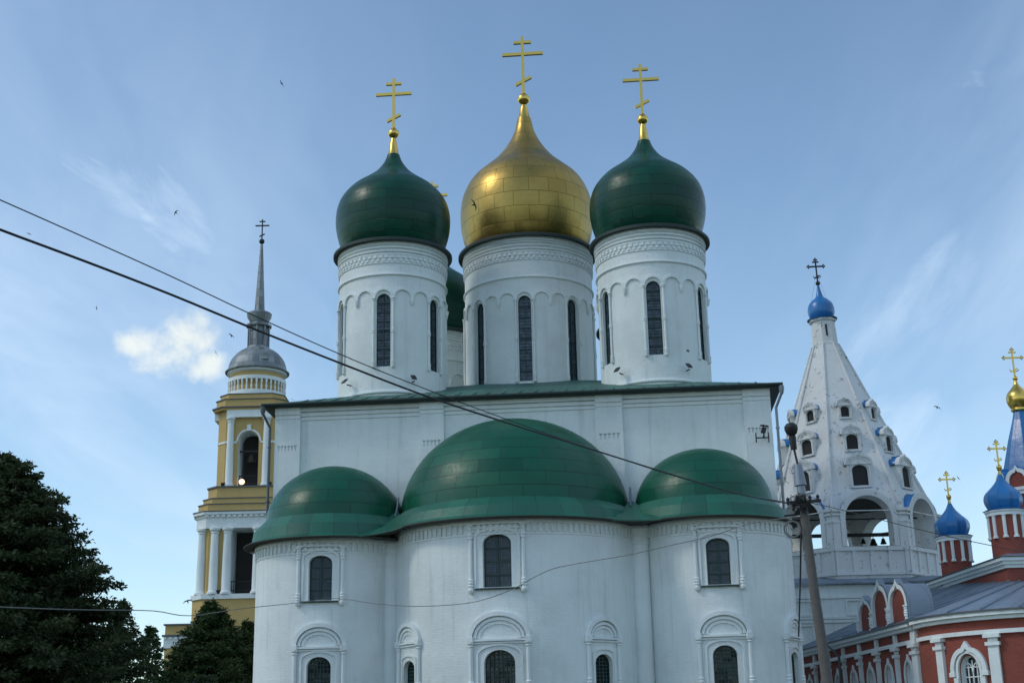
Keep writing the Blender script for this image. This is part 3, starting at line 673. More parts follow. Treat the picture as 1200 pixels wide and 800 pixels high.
# --- drums
def drum(R, nwin, zbot, zw0, zw1, zarc, zstr, zden, ztop, parent):
    """drum about the origin with its windows, blind arcade and cornice"""
    su = Cyl(0, 0, R); C = 2 * pi * R; n3 = nwin * 3; aw = C / n3
    ww = .68 if nwin == 6 else .66
    cen = [((i + .5) / nwin - .5) * C for i in range(nwin)] if nwin % 2 else [(i / nwin - .5) * C for i in range(nwin)]
    cen = [(i / nwin) * C - C / 2 + (C / nwin) * .5 * 0 for i in range(nwin)]
    # a window faces straight ahead (angle 0); the seam lies at the back between windows
    off = C / nwin * .5; cen = [-C / 2 + off + i * C / nwin for i in range(nwin)]
    if min(abs(c_) for c_ in cen) > .01: cen = [c_ - off for c_ in cen]; lo = -C / 2 - C / nwin * .5
    else: lo = -C / 2
    holes = [arch(c_, ww, zw0, zw1, ww / 2) for c_ in cen]
    b = MB(); b.wall(su, lo, lo + C, zbot, ztop, holes, C / 60, .9, .42)
    o = b.build('drum', M['white'], parent)
    for c_ in cen: window(su, c_, ww, zw0, zw1, ww / 2, .20, 1, 7, 3, 26, o, bar=.035, mats=[M['skyglass'], M['frame'], M['lattice']])
    b = MB()
    def ring(z, h, d, z2=None): b.lathe(0, 0, [(R - .02, z - h), (R + d * .6, z - h), (R + d, z - h * .5), (R + d, z + h * .5), (R + d * .6, z + h), (R - .02, z + h)], 72)
    ring(zbot + 1.30, .07, .10); b.build('base_moulding', M['trim'], o); b = MB()
    ring(zstr, .055, .085); b.build('string_course', M['trim'], o); b = MB(); ring(zden + .24, .035, .05); ring(zden - .20, .03, .045)
    for q in (.42, .60, .78): ring(zden + q - .05, .035, .05 + q * .09)
    b.lathe(0, 0, [(R - .02, ztop - .22), (R + .07, ztop - .22), (R + .10, ztop - .04), (R + .10, ztop), (R - .3, ztop)], 72)
    nd = int(C / .27)
    for i in range(nd):
        q = -C / 2 + C * (i + .5) / nd; b.box(su, q - .075, q + .075, zden + .03, zden + .17, -.01, .085)
        q += C / nd / 2; b.box(su, q - .06, q + .06, zden - .14, zden - .02, -.01, .07)
    b.build('cornice', M['trim'], o)
    b = MB()
    for i in range(n3):
        q = cen[0] + i * aw; iswin = i % 3 == 0
        w = aw * (.98 if not iswin else .96)
        b.band(su, arcpts(q, w, zarc, w * .50, 10), .105, -.02, .085)
    for c_ in cen:
        for sg in (-1, 1): colonnette(b, su, c_ + sg * aw * .5, zw0 - .02, zarc, .055, .055, (.06, .52))
        q = c_ + aw * 1.5; x, y, _z = su.pt(q, 0, .05)
        b.lathe(x, y, [(.01, zarc - .34), (.06, zarc - .26), (.09, zarc - .14), (.11, zarc - .05), (.11, zarc + .02)], 8)
    b.build('blind_arcade', M['trim'], o)
    fa = [radians(x) for x in ((-36, 30) if nwin == 6 else (-25, 24))]
    for a in fa:
        x, y, z = su.pt(a * R, zw0 - .75, .05); b = MB()
        dx, dy = sin(a), -cos(a)
        b.tube([(x, y, z), (x + dx * .28, y + dy * .28, z)], .03, 0, 6)
        b.obox((x + dx * .36 - .06, y + dy * .36, z + .16), (.12 * cos(a), .12 * sin(a), 0), (dx * .03, dy * .03, -.06), (-dx * .09, -dy * .09, .08), 0)
        b.build('floodlight', M['iron'], o)
    b = MB(); f = R + .33
    b.lathe(0, 0, [(R - .1, ztop + .005), (f - .02, ztop - .07), (f, ztop - .05), (f, ztop + .07), (f - .08, ztop + .14), (R - .35, ztop + .16)], 72)
    b.build('flange', M['flange'], o)
    return o
def onion(prof, mat, parent, cone_z, ball_z, ball_r, cross_z, cross_h, name='dome', cone_r=.31, t=.125):
    p = smooth_prof(prof, 6); b = MB(); b.lathe(0, 0, p, 64)
    o = b.build(name, mat, parent, angle=60)
    b = MB(); b.lathe(0, 0, [(cone_r, cone_z), (cone_r * .86, cone_z + .05), (cone_r * .62, (cone_z + ball_z) * .5), (.13, ball_z - ball_r)], 20)
    b.lathe(0, 0, [(.001, ball_z - ball_r)] + [(ball_r * cos(radians(x)), ball_z + ball_r * .92 * sin(radians(x))) for x in range(-80, 90, 20)] + [(.12, ball_z + ball_r), (.10, cross_z), (.001, cross_z + .02)], 20)
    orthodox_cross(b, 0, 0, cross_z - .1, cross_h + .1, t)
    b.build('cross', M['goldtrim'], o, angle=40)
    return o
dr = drum(2.60, 6, 16.2, 18.72, 22.28, 22.06, 23.24, 24.02, 24.92, cath)
pg = [(2.36, 25.06), (2.55, 25.4), (2.76, 26.1), (2.845, 26.75), (2.80, 27.4), (2.58, 28.0), (2.10, 28.58), (1.46, 29.06), (.92, 29.5), (.58, 29.92), (.40, 30.25), (.31, 30.52)]
dm = onion(pg, M['onion'], cath, 30.5, 31.72, .285, 32.0, 2.80)
CX = -.14; A_ = 6.32
dr.location = (CX - A_, 4.6, 0); dm.location = (CX - A_, 4.6, 0)
for (u, v, dz) in ((CX + A_, 4.6, .0), (CX - A_ + .42, 15.4, -1.15), (CX + A_, 15.4, -1.1)):
    dup(dr, cath, (u, v, dz)); dup(dm, cath, (u, v, dz))
drg = drum(3.36, 8, 16.4, 18.97, 23.42, 23.20, 24.42, 25.55, 26.58, cath); drg.location = (CX, 10.0, 0)
pgold = [(3.02, 26.74), (3.24, 27.1), (3.46, 27.9), (3.55, 28.7), (3.52, 29.5), (3.34, 30.25), (2.92, 31.0), (2.30, 31.6), (1.70, 32.15), (1.20, 32.75), (.82, 33.35), (.55, 33.95), (.43, 34.45), (.37, 34.75)]
dg = onion(pgold, M['gold'], cath, 34.73, 35.93, .345, 36.28, 3.5, cone_r=.37, t=.145); dg.location = (CX, 10.0, 0)

# --- antenna on the right end of the front wall
an = thing('wall_antenna', 'small dark metal aerial bracket on the right end of the white cathedral wall', 'antenna', (0.269 + 10.4 * cos(.0799) - .25 * sin(.0799), 58.577 - 10.4 * sin(.0799) - .25 * cos(.0799), 13.9), -0.0799)
b = MB(); b.bar((-.26, -.35, .0), (-.26, -.35, .42), .05); b.bar((.27, -.35, 0), (.27, -.35, .42), .05); b.bar((-.26, -.35, .2), (.27, -.35, .2), .05); b.build('aerial', M['iron'], an)
b = MB(); b.bar((.08, .1, .3), (.08, -.35, .3), .05); b.bar((.08, -.33, .2), (.08, -.33, .78), .06); b.obox((.08, -.36, .52), (.10, 0, 0), (0, .05, 0), (.03, 0, .12)); b.bar((-.05, -.33, .74), (.3, -.33, .70), .06); b.build('bracket', M['iron'], an)
# ------------------------------------------------------------------ ochre bell tower far behind on the left
yt = thing('bell_tower', 'tall ochre yellow bell tower with white columns, grey dome and thin spire', 'tower', (-21.3, 110, 0))
def octa_faces(h, c):
    """square plan of half width h with corners cut by c: (ox, oy, angle, half length) of each side"""
    hs = h - c; L = []
    for k_ in range(4):
        a = k_ * pi / 2; L.append((h * sin(a), -h * cos(a), a, hs))
        a2 = a + pi / 4; d = (2 * h - c) / sqrt(2); L.append((d * sin(a2), -d * cos(a2), a2, c / sqrt(2)))
    return L
def octa_ring(b, h0, c0, z0, h1, c1, z1, m=0):
    P0 = []; P1 = []
    for h, c_, z, P in ((h0, c0, z0, P0), (h1, c1, z1, P1)):
        for k_ in range(4):
            a = k_ * pi / 2
            for q in (-(h - c_), h - c_): P.append((h * sin(a) + q * cos(a), -h * cos(a) + q * sin(a), z))
    b.grid([P0, P1], m, close=True)
def octa_slab(b, h, c_, z0, z1, m=0):
    octa_ring(b, h, c_, z0, h, c_, z1, m); octa_ring(b, h, c_, z1, .01, .004, z1 + .002, m); octa_ring(b, h, c_, z0, .01, .004, z0, m)
# plinth
b = MB(); octa_slab(b, 3.9, 1.0, 0, 13.1, 0); octa_slab(b, 4.02, 1.03, 13.1, 13.47, 1); b.build('plinth', [M['yellow'], M['trim']], yt, smooth=False)
# lower tier
b = MB(); z0, z1 = 13.47, 18.6
for ox, oy, a, hs in octa_faces(3.6, .9):
    su = Flat(ox, oy, a); wide = hs > 2
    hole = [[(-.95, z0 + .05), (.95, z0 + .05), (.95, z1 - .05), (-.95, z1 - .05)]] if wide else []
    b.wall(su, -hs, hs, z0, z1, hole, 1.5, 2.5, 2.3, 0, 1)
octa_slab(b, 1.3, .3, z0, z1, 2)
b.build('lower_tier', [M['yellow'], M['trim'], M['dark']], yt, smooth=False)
def column(x, y, zb, zt, r, parent):
    b = MB(); b.lathe(x, y, [(r * 1.35, zb), (r * 1.35, zb + .14), (r * 1.15, zb + .22), (r * 1.02, zb + .32), (r, zb + (zt - zb) * .35), (r * .84, zt - .42), (r * .98, zt - .38), (r * .98, zt - .32), (r * .84, zt - .28), (r * 1.25, zt - .14), (r * 1.3, zt), (.01, zt)], 18)
    b.build('column', M['trim'], parent)
for k_ in range(4):
    a = k_ * pi / 2; su = Flat(3.6 * sin(a), -3.6 * cos(a), a)
    for q in ((-2.16, -1.18, 1.18, 2.16) if k_ % 2 == 0 else ()):
        x, y, _z = su.pt(q, 0, .12); column(x, y, 13.47, 18.56, .34, yt)
    a2 = a + pi / 4; d = (7.2 - .9) / sqrt(2); su2 = Flat(d * sin(a2), -d * cos(a2), a2)
    x, y, _z = su2.pt(0, 0, .12); column(x, y, 13.47, 18.56, .34, yt)
b = MB(); su = Flat(0, -3.45, 0)
for z in (13.8, 14.5): b.box(su, -.95, .95, z, z + .06, -.5, -.44)
for i in range(12): b.box(su, -.9 + i * .16, -.87 + i * .16, 13.5, 14.5, -.49, -.455)
b.build('railing', M['iron'], yt, smooth=False)
# entablature, dentils, stepped attic
b = MB(); octa_slab(b, 3.82, .95, 18.56, 19.40, 1); octa_slab(b, 3.88, .97, 19.40, 19.50, 1); octa_slab(b, 4.08, 1.02, 19.62, 19.82, 1); octa_slab(b, 3.89, .97, 19.50, 19.62, 1)
for k_ in range(4):
    a = k_ * pi / 2; su = Flat(3.87 * sin(a), -3.87 * cos(a), a)
    for i in range(14): b.box(su, -2.9 + i * .43, -2.67 + i * .43, 19.42, 19.60, 0, .16, 1)
octa_slab(b, 4.13, 1.03, 19.83, 19.90, 2)
octa_slab(b, 3.75, .95, 19.9, 20.45, 0); octa_slab(b, 3.81, .96, 20.45, 20.52, 2); octa_slab(b, 3.45, .9, 20.52, 20.95, 0); octa_slab(b, 3.51, .92, 20.95, 21.02, 2)
octa_slab(b, 3.15, .88, 21.02, 21.88, 0); octa_slab(b, 3.25, .9, 21.88, 22.0, 2); 
b.build('entablature', [M['yellow'], M['trim'], M['greycap']], yt, smooth=False)
# upper tier with arched openings
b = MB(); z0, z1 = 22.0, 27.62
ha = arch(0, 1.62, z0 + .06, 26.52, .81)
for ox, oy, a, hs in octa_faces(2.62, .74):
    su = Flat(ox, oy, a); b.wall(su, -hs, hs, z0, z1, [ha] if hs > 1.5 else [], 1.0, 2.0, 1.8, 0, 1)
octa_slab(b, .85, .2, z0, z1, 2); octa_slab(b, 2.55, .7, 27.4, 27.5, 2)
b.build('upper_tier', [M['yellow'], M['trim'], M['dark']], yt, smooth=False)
b = MB()
for ox, oy, a, hs in octa_faces(2.62, .74):
    su = Flat(ox, oy, a)
    if hs > 1.5:
        for s0, s1 in ((-hs, -.95), (.95, hs)): b.box(su, s0, s1, 25.55, 25.72, -.05, .06)
        b.box(su, -.16, .16, 26.55, 27.05, -.05, .12); b.band(su, arcpts(0, 1.86, 25.72, .93), .14, -.05, .05)
    else: b.box(su, -hs, hs, 25.55, 25.72, -.05, .06)
b.build('moulding', M['trim'], yt, smooth=False)
for k_ in range(4):
    a = k_ * pi / 2; su = Flat(2.62 * sin(a), -2.62 * cos(a), a)
    for q in ((-1.45, 1.45) if k_ % 2 == 0 else ()):
        x, y, _z = su.pt(q, 0, .16); column(x, y, 22.0, 27.62, .29, yt)
b = MB(); su = Flat(0, -2.55, 0)
for z in (22.35, 22.95): b.box(su, -.8, .8, z, z + .06, -.45, -.39)
for i in range(10): b.box(su, -.76 + i * .165, -.73 + i * .165, 22.0, 22.95, -.44, -.41)
b.build('railing', M['iron'], yt, smooth=False)
b = MB()
for k_ in range(4):
    a = k_ * pi / 2; su = Flat(2.62 * sin(a), -2.62 * cos(a), a); b.box(su, -1.78, 1.78, 27.62, 28.22, -.2, .38, 1)
octa_slab(b, 2.64, .75, 27.6, 28.22, 0); octa_slab(b, 3.02, .86, 28.225, 28.40, 0); octa_slab(b, 3.14, .9, 28.40, 28.50, 2)
octa_slab(b, 2.85, .9, 28.50, 29.12, 0); octa_slab(b, 2.92, .92, 29.12, 29.19, 2); octa_slab(b, 2.6, .85, 29.19, 29.62, 0); octa_slab(b, 2.66, .87, 29.62, 29.68, 2)
b.build('attic', [M['yellow'], M['trim'], M['greycap']], yt, smooth=False)
b = MB(); b.lathe(0, 0, [(2.12, 29.6), (2.12, 31.9)], 48, 0); b.lathe(0, 0, [(2.40, 29.68), (2.40, 30.12), (2.15, 30.13)], 48, 1); b.lathe(0, 0, [(2.15, 31.02), (2.40, 31.02), (2.40, 31.32), (2.12, 31.33)], 48, 1)
b.lathe(0, 0, [(2.1, 31.72), (2.45, 31.8), (2.45, 31.95)], 48, 1)
b.build('round_drum', [M['yellow'], M['trim']], yt)
b = MB()
for i in range(36):
    a = 2 * pi * i / 36; b.lathe(2.31 * sin(a), -2.31 * cos(a), [(.09, 30.12), (.05, 30.22), (.10, 30.42), (.045, 30.62), (.10, 30.86), (.09, 31.03)], 6)
b.build('balustrade', M['trim'], yt)
b = MB(); dom = [(2.62, 31.95), (2.66, 32.05), (2.50, 32.12)] + [(2.42 * cos(radians(x)), 32.12 + 2.2 * sin(radians(x))) for x in range(0, 72, 6)] + [(.9, 34.3)]
b.lathe(0, 0, dom, 40); b.lathe(0, 0, [(2.0, 31.9), (2.64, 31.96)], 40)
b.lathe(0, 0, [(.72, 34.2), (.72, 36.0), (1.05, 36.05), (1.08, 36.2), (.8, 36.25), (.72, 36.4), (1.0, 36.9), (1.06, 37.2), (.95, 37.3), (.46, 37.35)], 20)
for i in range(8):
    a = 2 * pi * i / 8; b.lathe(.86 * sin(a), -.86 * cos(a), [(.08, 34.25), (.08, 36.05)], 6)
b.obox((1.0, -2.0, 32.95), (.26, 0, 0), (0, .3, 0), (0, 0, .3))
b.build('dome', M['leaddome'], yt)
b = MB(); b.lathe(0, 0, [(.47, 37.3), (.42, 37.8), (.12, 43.4), (.08, 43.55)], 8); b.build('spire', M['leaddome'], yt, angle=20)
b = MB(); b.sphere((0, 0, 43.78), .24, 12); orthodox_cross(b, 0, 0, 43.9, 1.9, .085); b.build('cross', M['iron'], yt)
b = MB(); fl_ = Flat(-5.3, -3.6, 0); b.box(fl_, -.40, 3, 0, 11.2, -5, 0, 0); b.box(fl_, -.52, 3, 11.2, 11.32, -5.1, .12, 2); b.box(fl_, -.46, 3, 9.5, 10.35, -5.1, .10, 1)
b.box(fl_, -.58, 3, 10.35, 10.5, -5.1, .22, 2)
for i in range(6): b.box(fl_, -.44 + i * .42, -.24 + i * .42, 10.15, 10.33, .10, .2, 1)
b.build('annex', [M['yellow'], M['trim'], M['greycap']], yt, smooth=False)
for x, y, z in ((-1.85, -3.0, 22.02), (1.85, -3.0, 22.02), (-1.68, -3.85, 13.5), (1.7, -3.85, 13.5)):
    b = MB()
    b.obox((x, y, z + .12), (.14, 0, 0), (0, .12, .05), (0, -.05, .14)); b.obox((x, y + .08, z + .03), (.05, 0, 0), (0, .05, 0), (0, 0, .07))
    b.build('floodlight', M['iron'], yt, smooth=False)
def bell(name_, label, loc, r, group=None):
    b = MB(); h = r * 1.7
    b.lathe(0, 0, [(r * .93, -h + .02), (r, -h), (r * .97, -h * .93), (r * .70, -h * .62), (r * .56, -h * .3), (r * .46, -h * .1), (r * .2, 0), (.02, .0)], 16)
    b.lathe(0, 0, [(r * .1, 0), (r * .1, r * .5), (.01, r * .5)], 6); b.sphere((0, 0, -h * 1.03), r * .16, 8)
    o = b.build('bell', M['bronze'], None, loc=loc); return tag(o, label, 'bell', group)
b = MB(); b.bar((-.86, -1.95, 25.0), (.86, -1.95, 25.0), .14, .14); b.build('bell_beam', M['iron'], yt, smooth=False)
bell('bell', 'dark bell hanging in the arched opening of the ochre bell tower', (-21.15, 108.0, 24.75), .42)
b = MB(); b.lathe(0, 0, [(.001, .0), (.20, .0), (.23, .06), (.23, .12), (.001, .14)], 16)
lo = b.build('lit_floodlight', M['lamp'], None, loc=(-21.72, 107.28, 22.36)); lo.rotation_euler = (radians(80), 0, radians(8))
tag(lo, 'small warm lit floodlight glowing at the foot of the ochre bell tower arch', 'lamp')

# ------------------------------------------------------------------ white tent-roofed bell tower on the right
TX, TY, TR = 19.85, 82.0, 5.42
tt = thing('tent_bell_tower', 'white octagonal bell tower with steep tent top, blue roofed dormers and small blue dome', 'tower', (TX, TY, 0))
PH = radians(-8 + 13.6 * 0)     # bearing of the hip that faces the square
view = atan2(TX, TY)            # turn of the tower towards the square
def octp(R, k_, z): a = PH + view * -1 + k_ * pi / 4; return (R * sin(a), -R * cos(a), z)
def octface(R, k_):
    """plane of side k (between hips k and k + 1): centre and angle"""
    a = PH - view + (k_ + .5) * pi / 4; ap = R * cos(pi / 8); return ap * sin(a), -ap * cos(a), a
b = MB(); sq = Flat(0, -6, 0)
b.wall(sq, -6, 6, 0, 9.9, [], 2, 2); b.box(Flat(0, -5.99, 0), -6, 6, 0, 9.9, -12, 0)
for z in (5.4, 7.85, 8.05, 9.15): b.box(sq, -6.05, 6.05, z, z + .12, -.1, .1)
for x in (-4.2, -1.4, 1.55, 3.9):
    for z0, z1 in ((8.25, 9.05), (5.6, 7.7)):
        b.band(sq, [(x - .45, z0), (x - .45, z1), (x + .45, z1), (x + .45, z0)], .14, -.05, .09, closed=True)
b.build('base', M['white'], tt, smooth=False)
b = MB(); b.grid([[(-6.3, -6.3, 9.9), (6.3, -6.3, 9.9), (6.3, 6.3, 9.9), (-6.3, 6.3, 9.9), (-6.3, -6.3, 9.9)], [(-6.3, -6.3, 10.0), (6.3, -6.3, 10.0), (6.3, 6.3, 10.0), (-6.3, 6.3, 10.0), (-6.3, -6.3, 10.0)], [(-4.5, -4.5, 10.45), (4.5, -4.5, 10.45), (4.5, 4.5, 10.45), (-4.5, 4.5, 10.45), (-4.5, -4.5, 10.45)]], 0)
b.build('base_roof', M['greyroof'], tt, smooth=False)
# parapet and belfry
hw = TR * sin(pi / 8)
b = MB()
for k_ in range(8):
    ox, oy, a = octface(TR, k_); su = Flat(ox, oy, a)
    hole = arch(0, 2.66, 12.12, 14.98, 1.34, 16)
    b.wall(su, -hw, hw, 10.0, 14.15, [[p for p in arch(0, 2.66, 12.12, 14.1, .001, 2)]], 1.2, 1.2, .001)
    # spandrel kokoshnik above the corner cornice
    outer = arcpts(0, 3.30, 13.64, 1.66, 20, 0, pi); inner = arcpts(0, 2.66, 13.64, 1.34, 20, 0, pi)
    for d in (.07,):
        for i in range(20):
            for P, Q in ((outer, inner),):
                b.face([su.pt(*P[i], d), su.pt(*P[i + 1], d), su.pt(*Q[i + 1], d), su.pt(*Q[i], d)], 0, [P[i], P[i + 1], Q[i + 1], Q[i]])
            b.face([su.pt(*inner[i], d), su.pt(*inner[i + 1], d), su.pt(*inner[i + 1], -1.0), su.pt(*inner[i], -1.0)], 0, [(i * .2, 0), (i * .2 + .2, 0), (i * .2 + .2, 1), (i * .2, 1)])
            b.face([su.pt(*outer[i], d), su.pt(*outer[i + 1], d), su.pt(*outer[i + 1], -.9), su.pt(*outer[i], -.9)], 1)
            if outer[i][1] > 13.9 or True: b.face([su.pt(*outer[i], d), su.pt(*outer[i + 1], d), su.pt(outer[i + 1][0], max(13.6, outer[i + 1][1] + .05), d - .02), su.pt(outer[i][0], max(13.6, outer[i][1] + .05), d - .02)], 0)
    for sg in (-1, 1):   # straight jambs below the arch
        b.face([su.pt(sg * 1.33, 12.12, .07), su.pt(sg * 1.33, 13.64, .07), su.pt(sg * 1.33, 13.64, -1.0), su.pt(sg * 1.33, 12.12, -1.0)], 0)
        b.box(su, min(sg * 1.33, sg * 1.62), max(sg * 1.33, sg * 1.62), 12.12, 13.64, -.05, .07)
    b.face([su.pt(-1.33, 12.12, .07), su.pt(1.33, 12.12, .07), su.pt(1.33, 12.12, -1.0), su.pt(-1.33, 12.12, -1.0)], 0)
    # inner face of the wall
    inr = TR - 1.05; hwi = inr * sin(pi / 8); ox2, oy2, a2 = octface(inr, k_); su2 = Flat(ox2, oy2, a2)
    b.wall(su2, -hwi, hwi, 11.9, 16.0, [arch(0, 2.66, 12.12, 14.98, 1.34, 16)], 1.2, 1.2, .0)
    # mouldings
    for z, h, d in ((13.46, .10, .10), (13.86, .10, .12), (14.08, .14, .16)):
        for s0, s1 in ((-hw - .02, -1.62), (1.62, hw + .02)): b.box(su, s0, s1, z, z + h, -.1, d)
    b.box(su, -hw, -1.58, 14.1, 14.26, -.45, .10); b.box(su, 1.58, hw, 14.1, 14.26, -.45, .10); b.box(su, -hw - .03, hw + .03, 11.86, 12.06, -.1, .13); b.box(su, -hw - .03, hw + .03, 10.5, 10.66, -.1, .12); b.box(su, -hw, hw, 10.0, 10.12, -.1, .10)
    for q in (-hw + .12, -1.0, -.02, 1.0, hw - .12): b.box(su, q - .11, q + .11, 10.66, 11.86, -.05, .09)
    b.box(su, -hw, -hw + .42, 12.06, 13.46, -.1, .05); b.box(su, hw - .42, hw, 12.06, 13.46, -.1, .05)
b.face([octp(TR - 1.0, k_, 12.0) for k_ in range(8)], 0)
b.face([octp(TR - 1.3, k_, 15.3) for k_ in range(8)], 2)
b.build('belfry', [M['oldwhite'], M['blue'], M['soffit']], tt, smooth=False)
# tent, slightly leaning
LEAN = radians(1.6)
tent = bpy.data.objects.new('tent', None)
b = MB(); RB, RT, ZB, ZT = 5.15, .80, 14.16, 25.3
class Slope:
    """one side of the tent: s along the side, z up, leaning inwards"""
    def __init__(s, k_): s.a = PH - view + (k_ + .5) * pi / 4
    def pt(s, q, z, d=0.0):
        ap = (RB + (RT - RB) * (z - ZB) / (ZT - ZB)) * cos(pi / 8) + d
        return (ap * sin(s.a) + q * cos(s.a), -ap * cos(s.a) + q * sin(s.a), z)
for k_ in range(8):
    su = Slope(k_); w0, w1 = RB * sin(pi / 8), RT * sin(pi / 8); ca = 1.60 * sqrt(1 - ((ZB - 13.64) / 1.62) ** 2); t0 = math.asin((ZB - 13.64) / 1.62)
    ol = [(-w0, ZB)] + [(-1.60 * cos(t0 + (pi - 2 * t0) * i / 14), 13.64 + 1.62 * sin(t0 + (pi - 2 * t0) * i / 14)) for i in range(15)] + [(w0, ZB), (w1, ZT), (-w1, ZT)]
    VV, _e, T, *_r = delaunay_2d_cdt([Vector(p) for p in ol], [(i, (i + 1) % len(ol)) for i in range(len(ol))], [], 1, 1e-5)
    for t in T: b.face([su.pt(VV[i].x, VV[i].y) for i in t], 0, [(VV[i].x + k_ * 5, VV[i].y) for i in t])
for k_ in range(8):
    b.tube([octp(RB + .02, k_, ZB), octp(RT + .03, k_, ZT)], [.13, .06], 0, 6)
tent = b.build('tent', M['oldwhite'], tt, smooth=False)
piv = Vector((0, 0, 14.2)); tent.matrix_local = Matrix.Translation(piv) @ Matrix.Rotation(-LEAN, 4, 'Y') @ Matrix.Translation(-piv)
def tent_ap(z): return (RB + (RT - RB) * (z - ZB) / (ZT - ZB)) * cos(pi / 8)
for zb, w, h, htot in ((15.62, .90, 1.26, 1.92), (17.92, .68, .95, 1.52), (20.06, .50, .70, 1.20)):
    for k_ in range(8):
        a = PH - view + (k_ + .5) * pi / 4; ap = tent_ap(zb) + .10; su = Flat(ap * sin(a), -ap * cos(a), a)
        b = MB(); W2 = w / 2 + w * .24; zsp = zb + h + .05; dep = 1.0 * (w / .8) + .25
        hole = arch(0, w, zb, zb + h, w * .34)
        b.wall(su, -W2, W2, zb - .06, zsp, [], 3, 3, .1) if False else None
        kl = keel(0, 2 * W2 + .16, zsp, htot - h - .02)
        outline = [(-W2, zb - .06), (W2, zb - .06), (W2, zsp)] + kl[::-1][1:-1] + [(-W2, zsp)]
        vs = MB(); 
        # front face with opening
        V = [Vector(p) for p in outline] + [Vector(p) for p in hole]; n1, n2 = len(outline), len(hole)
        E2 = [(i, (i + 1) % n1) for i in range(n1)] + [(n1 + i, n1 + (i + 1) % n2) for i in range(n2)]
        VV, _e, T, *_r = delaunay_2d_cdt(V, E2, [], 1, 1e-5)
        hx0, hx1, hz0, hz1 = -w / 2, w / 2, zb, zb + h
        def inh(x, z):
            if not (hx0 < x < hx1 and hz0 < z < hz1): return False
            zs = hz1 - w * .34
            return z <= zs or ((x / (w / 2)) ** 2 + ((z - zs) / (w * .34)) ** 2 < 1)
        for t in T:
            cx_, cz_ = sum(VV[i].x for i in t) / len(t), sum(VV[i].y for i in t) / len(t)
            if inh(cx_, cz_): continue
            b.face([su.pt(VV[i].x, VV[i].y, 0) for i in t], 0, [(VV[i].x, VV[i].y) for i in t])
        for i in range(n2):
            p, q = hole[i], hole[(i + 1) % n2]; b.face([su.pt(*p, 0), su.pt(*q, 0), su.pt(*q, -.13), su.pt(*p, -.13)], 0)
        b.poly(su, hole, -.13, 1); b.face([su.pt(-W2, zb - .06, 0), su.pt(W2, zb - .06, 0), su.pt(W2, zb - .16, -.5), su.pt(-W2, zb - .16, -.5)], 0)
        for sg in (-1, 1): b.face([su.pt(sg * W2, zb - .06, 0), su.pt(sg * W2, zsp, 0), su.pt(sg * W2, zsp, -dep), su.pt(sg * W2, zb - .16, -.5)], 0)
        b.band(su, kl, .09 * w / .6, -.22, .05); b.band(su, arch(0, w + .22, zb - .04, zb + h + .1, w * .4), .07, -.02, .05)
        inn = keel(0, W2 * 1.35, zsp + .04, (htot - h) * .62); b.band(su, inn, .05, -.02, .04)
        b.box(su, -W2 - .06, W2 + .06, zsp - .03, zsp + .03, -.02, .08) 
        o = b.build('dormer', [M['oldwhite'], M['dark']], tent, smooth=False)
        r = MB(); kl2 = [(x * 1.04, z + .03) for x, z in kl]
        r.grid([[su.pt(x, z, -.20) for x, z in kl2], [su.pt(x, z, -dep - .3) for x, z in kl2]], 0)
        r.build('dormer_roof', M['blue'], o, smooth=False)
b = MB(); b.grid([[octp(R, k_, z) for k_ in range(9)] for R, z in ((.84, 25.25), (.80, 25.42), (.74, 26.75), (.86, 26.82), (.86, 26.95), (.5, 26.98))], 0)
ox, oy, a = octface(.80, 0); su = Flat(ox, oy, a); b.box(su, -.05, .06, 25.75, 26.5, -.05, .012, 1)
b.build('drum', [M['oldwhite'], M['dark']], tent, smooth=False)
b = MB(); b.lathe(0, 0, [(.93, 26.96), (.95, 27.0), (.7, 27.02)], 24)
b.lathe(0, 0, smooth_prof([(.62, 27.0), (.78, 27.25), (.83, 27.6), (.74, 28.0), (.5, 28.28), (.28, 28.45), (.17, 28.75), (.09, 29.15), (.07, 29.3)], 5), 32)
b.build('dome', M['blue'], tent, angle=50)
b = MB(); b.sphere((0, 0, 29.42), .15, 10); orthodox_cross(b, 0, 0, 29.5, 1.5, .075, fancy=True)
for sx, sy in ((-.6, .2), (.6, .2)): b.tube([(0, 0, 30.2), (sx, sy, 27.9)], .006, 0, 4)
b.build('cross', M['iron'], tent)
# bell beam and bells inside the belfry
bm_o = MB(); bm_o.bar((-3.9, .3, 13.5), (3.9, .3, 13.5), .2, .2); bm_o.bar((-3.9, -1.4, 14.2), (3.9, -1.4, 14.2), .08); 
tag(bm_o.build('bell_beam', M['iron'], None, loc=(TX, TY, 0)), 'dark timber beam across the arches of the white tent topped belfry', 'beam')
for i, (dx, r, lab) in enumerate(((.85, .17, 'leftmost small bell hanging from the dark beam in the white belfry arch'), (1.45, .24, 'middle and biggest bell under the dark beam in the white belfry arch'), (2.05, .20, 'right hand bell under the dark beam in the white belfry arch'))):
    bell('bell', lab, (TX + dx + .15, TY + .3, 13.28), r, 'bells in the white belfry')

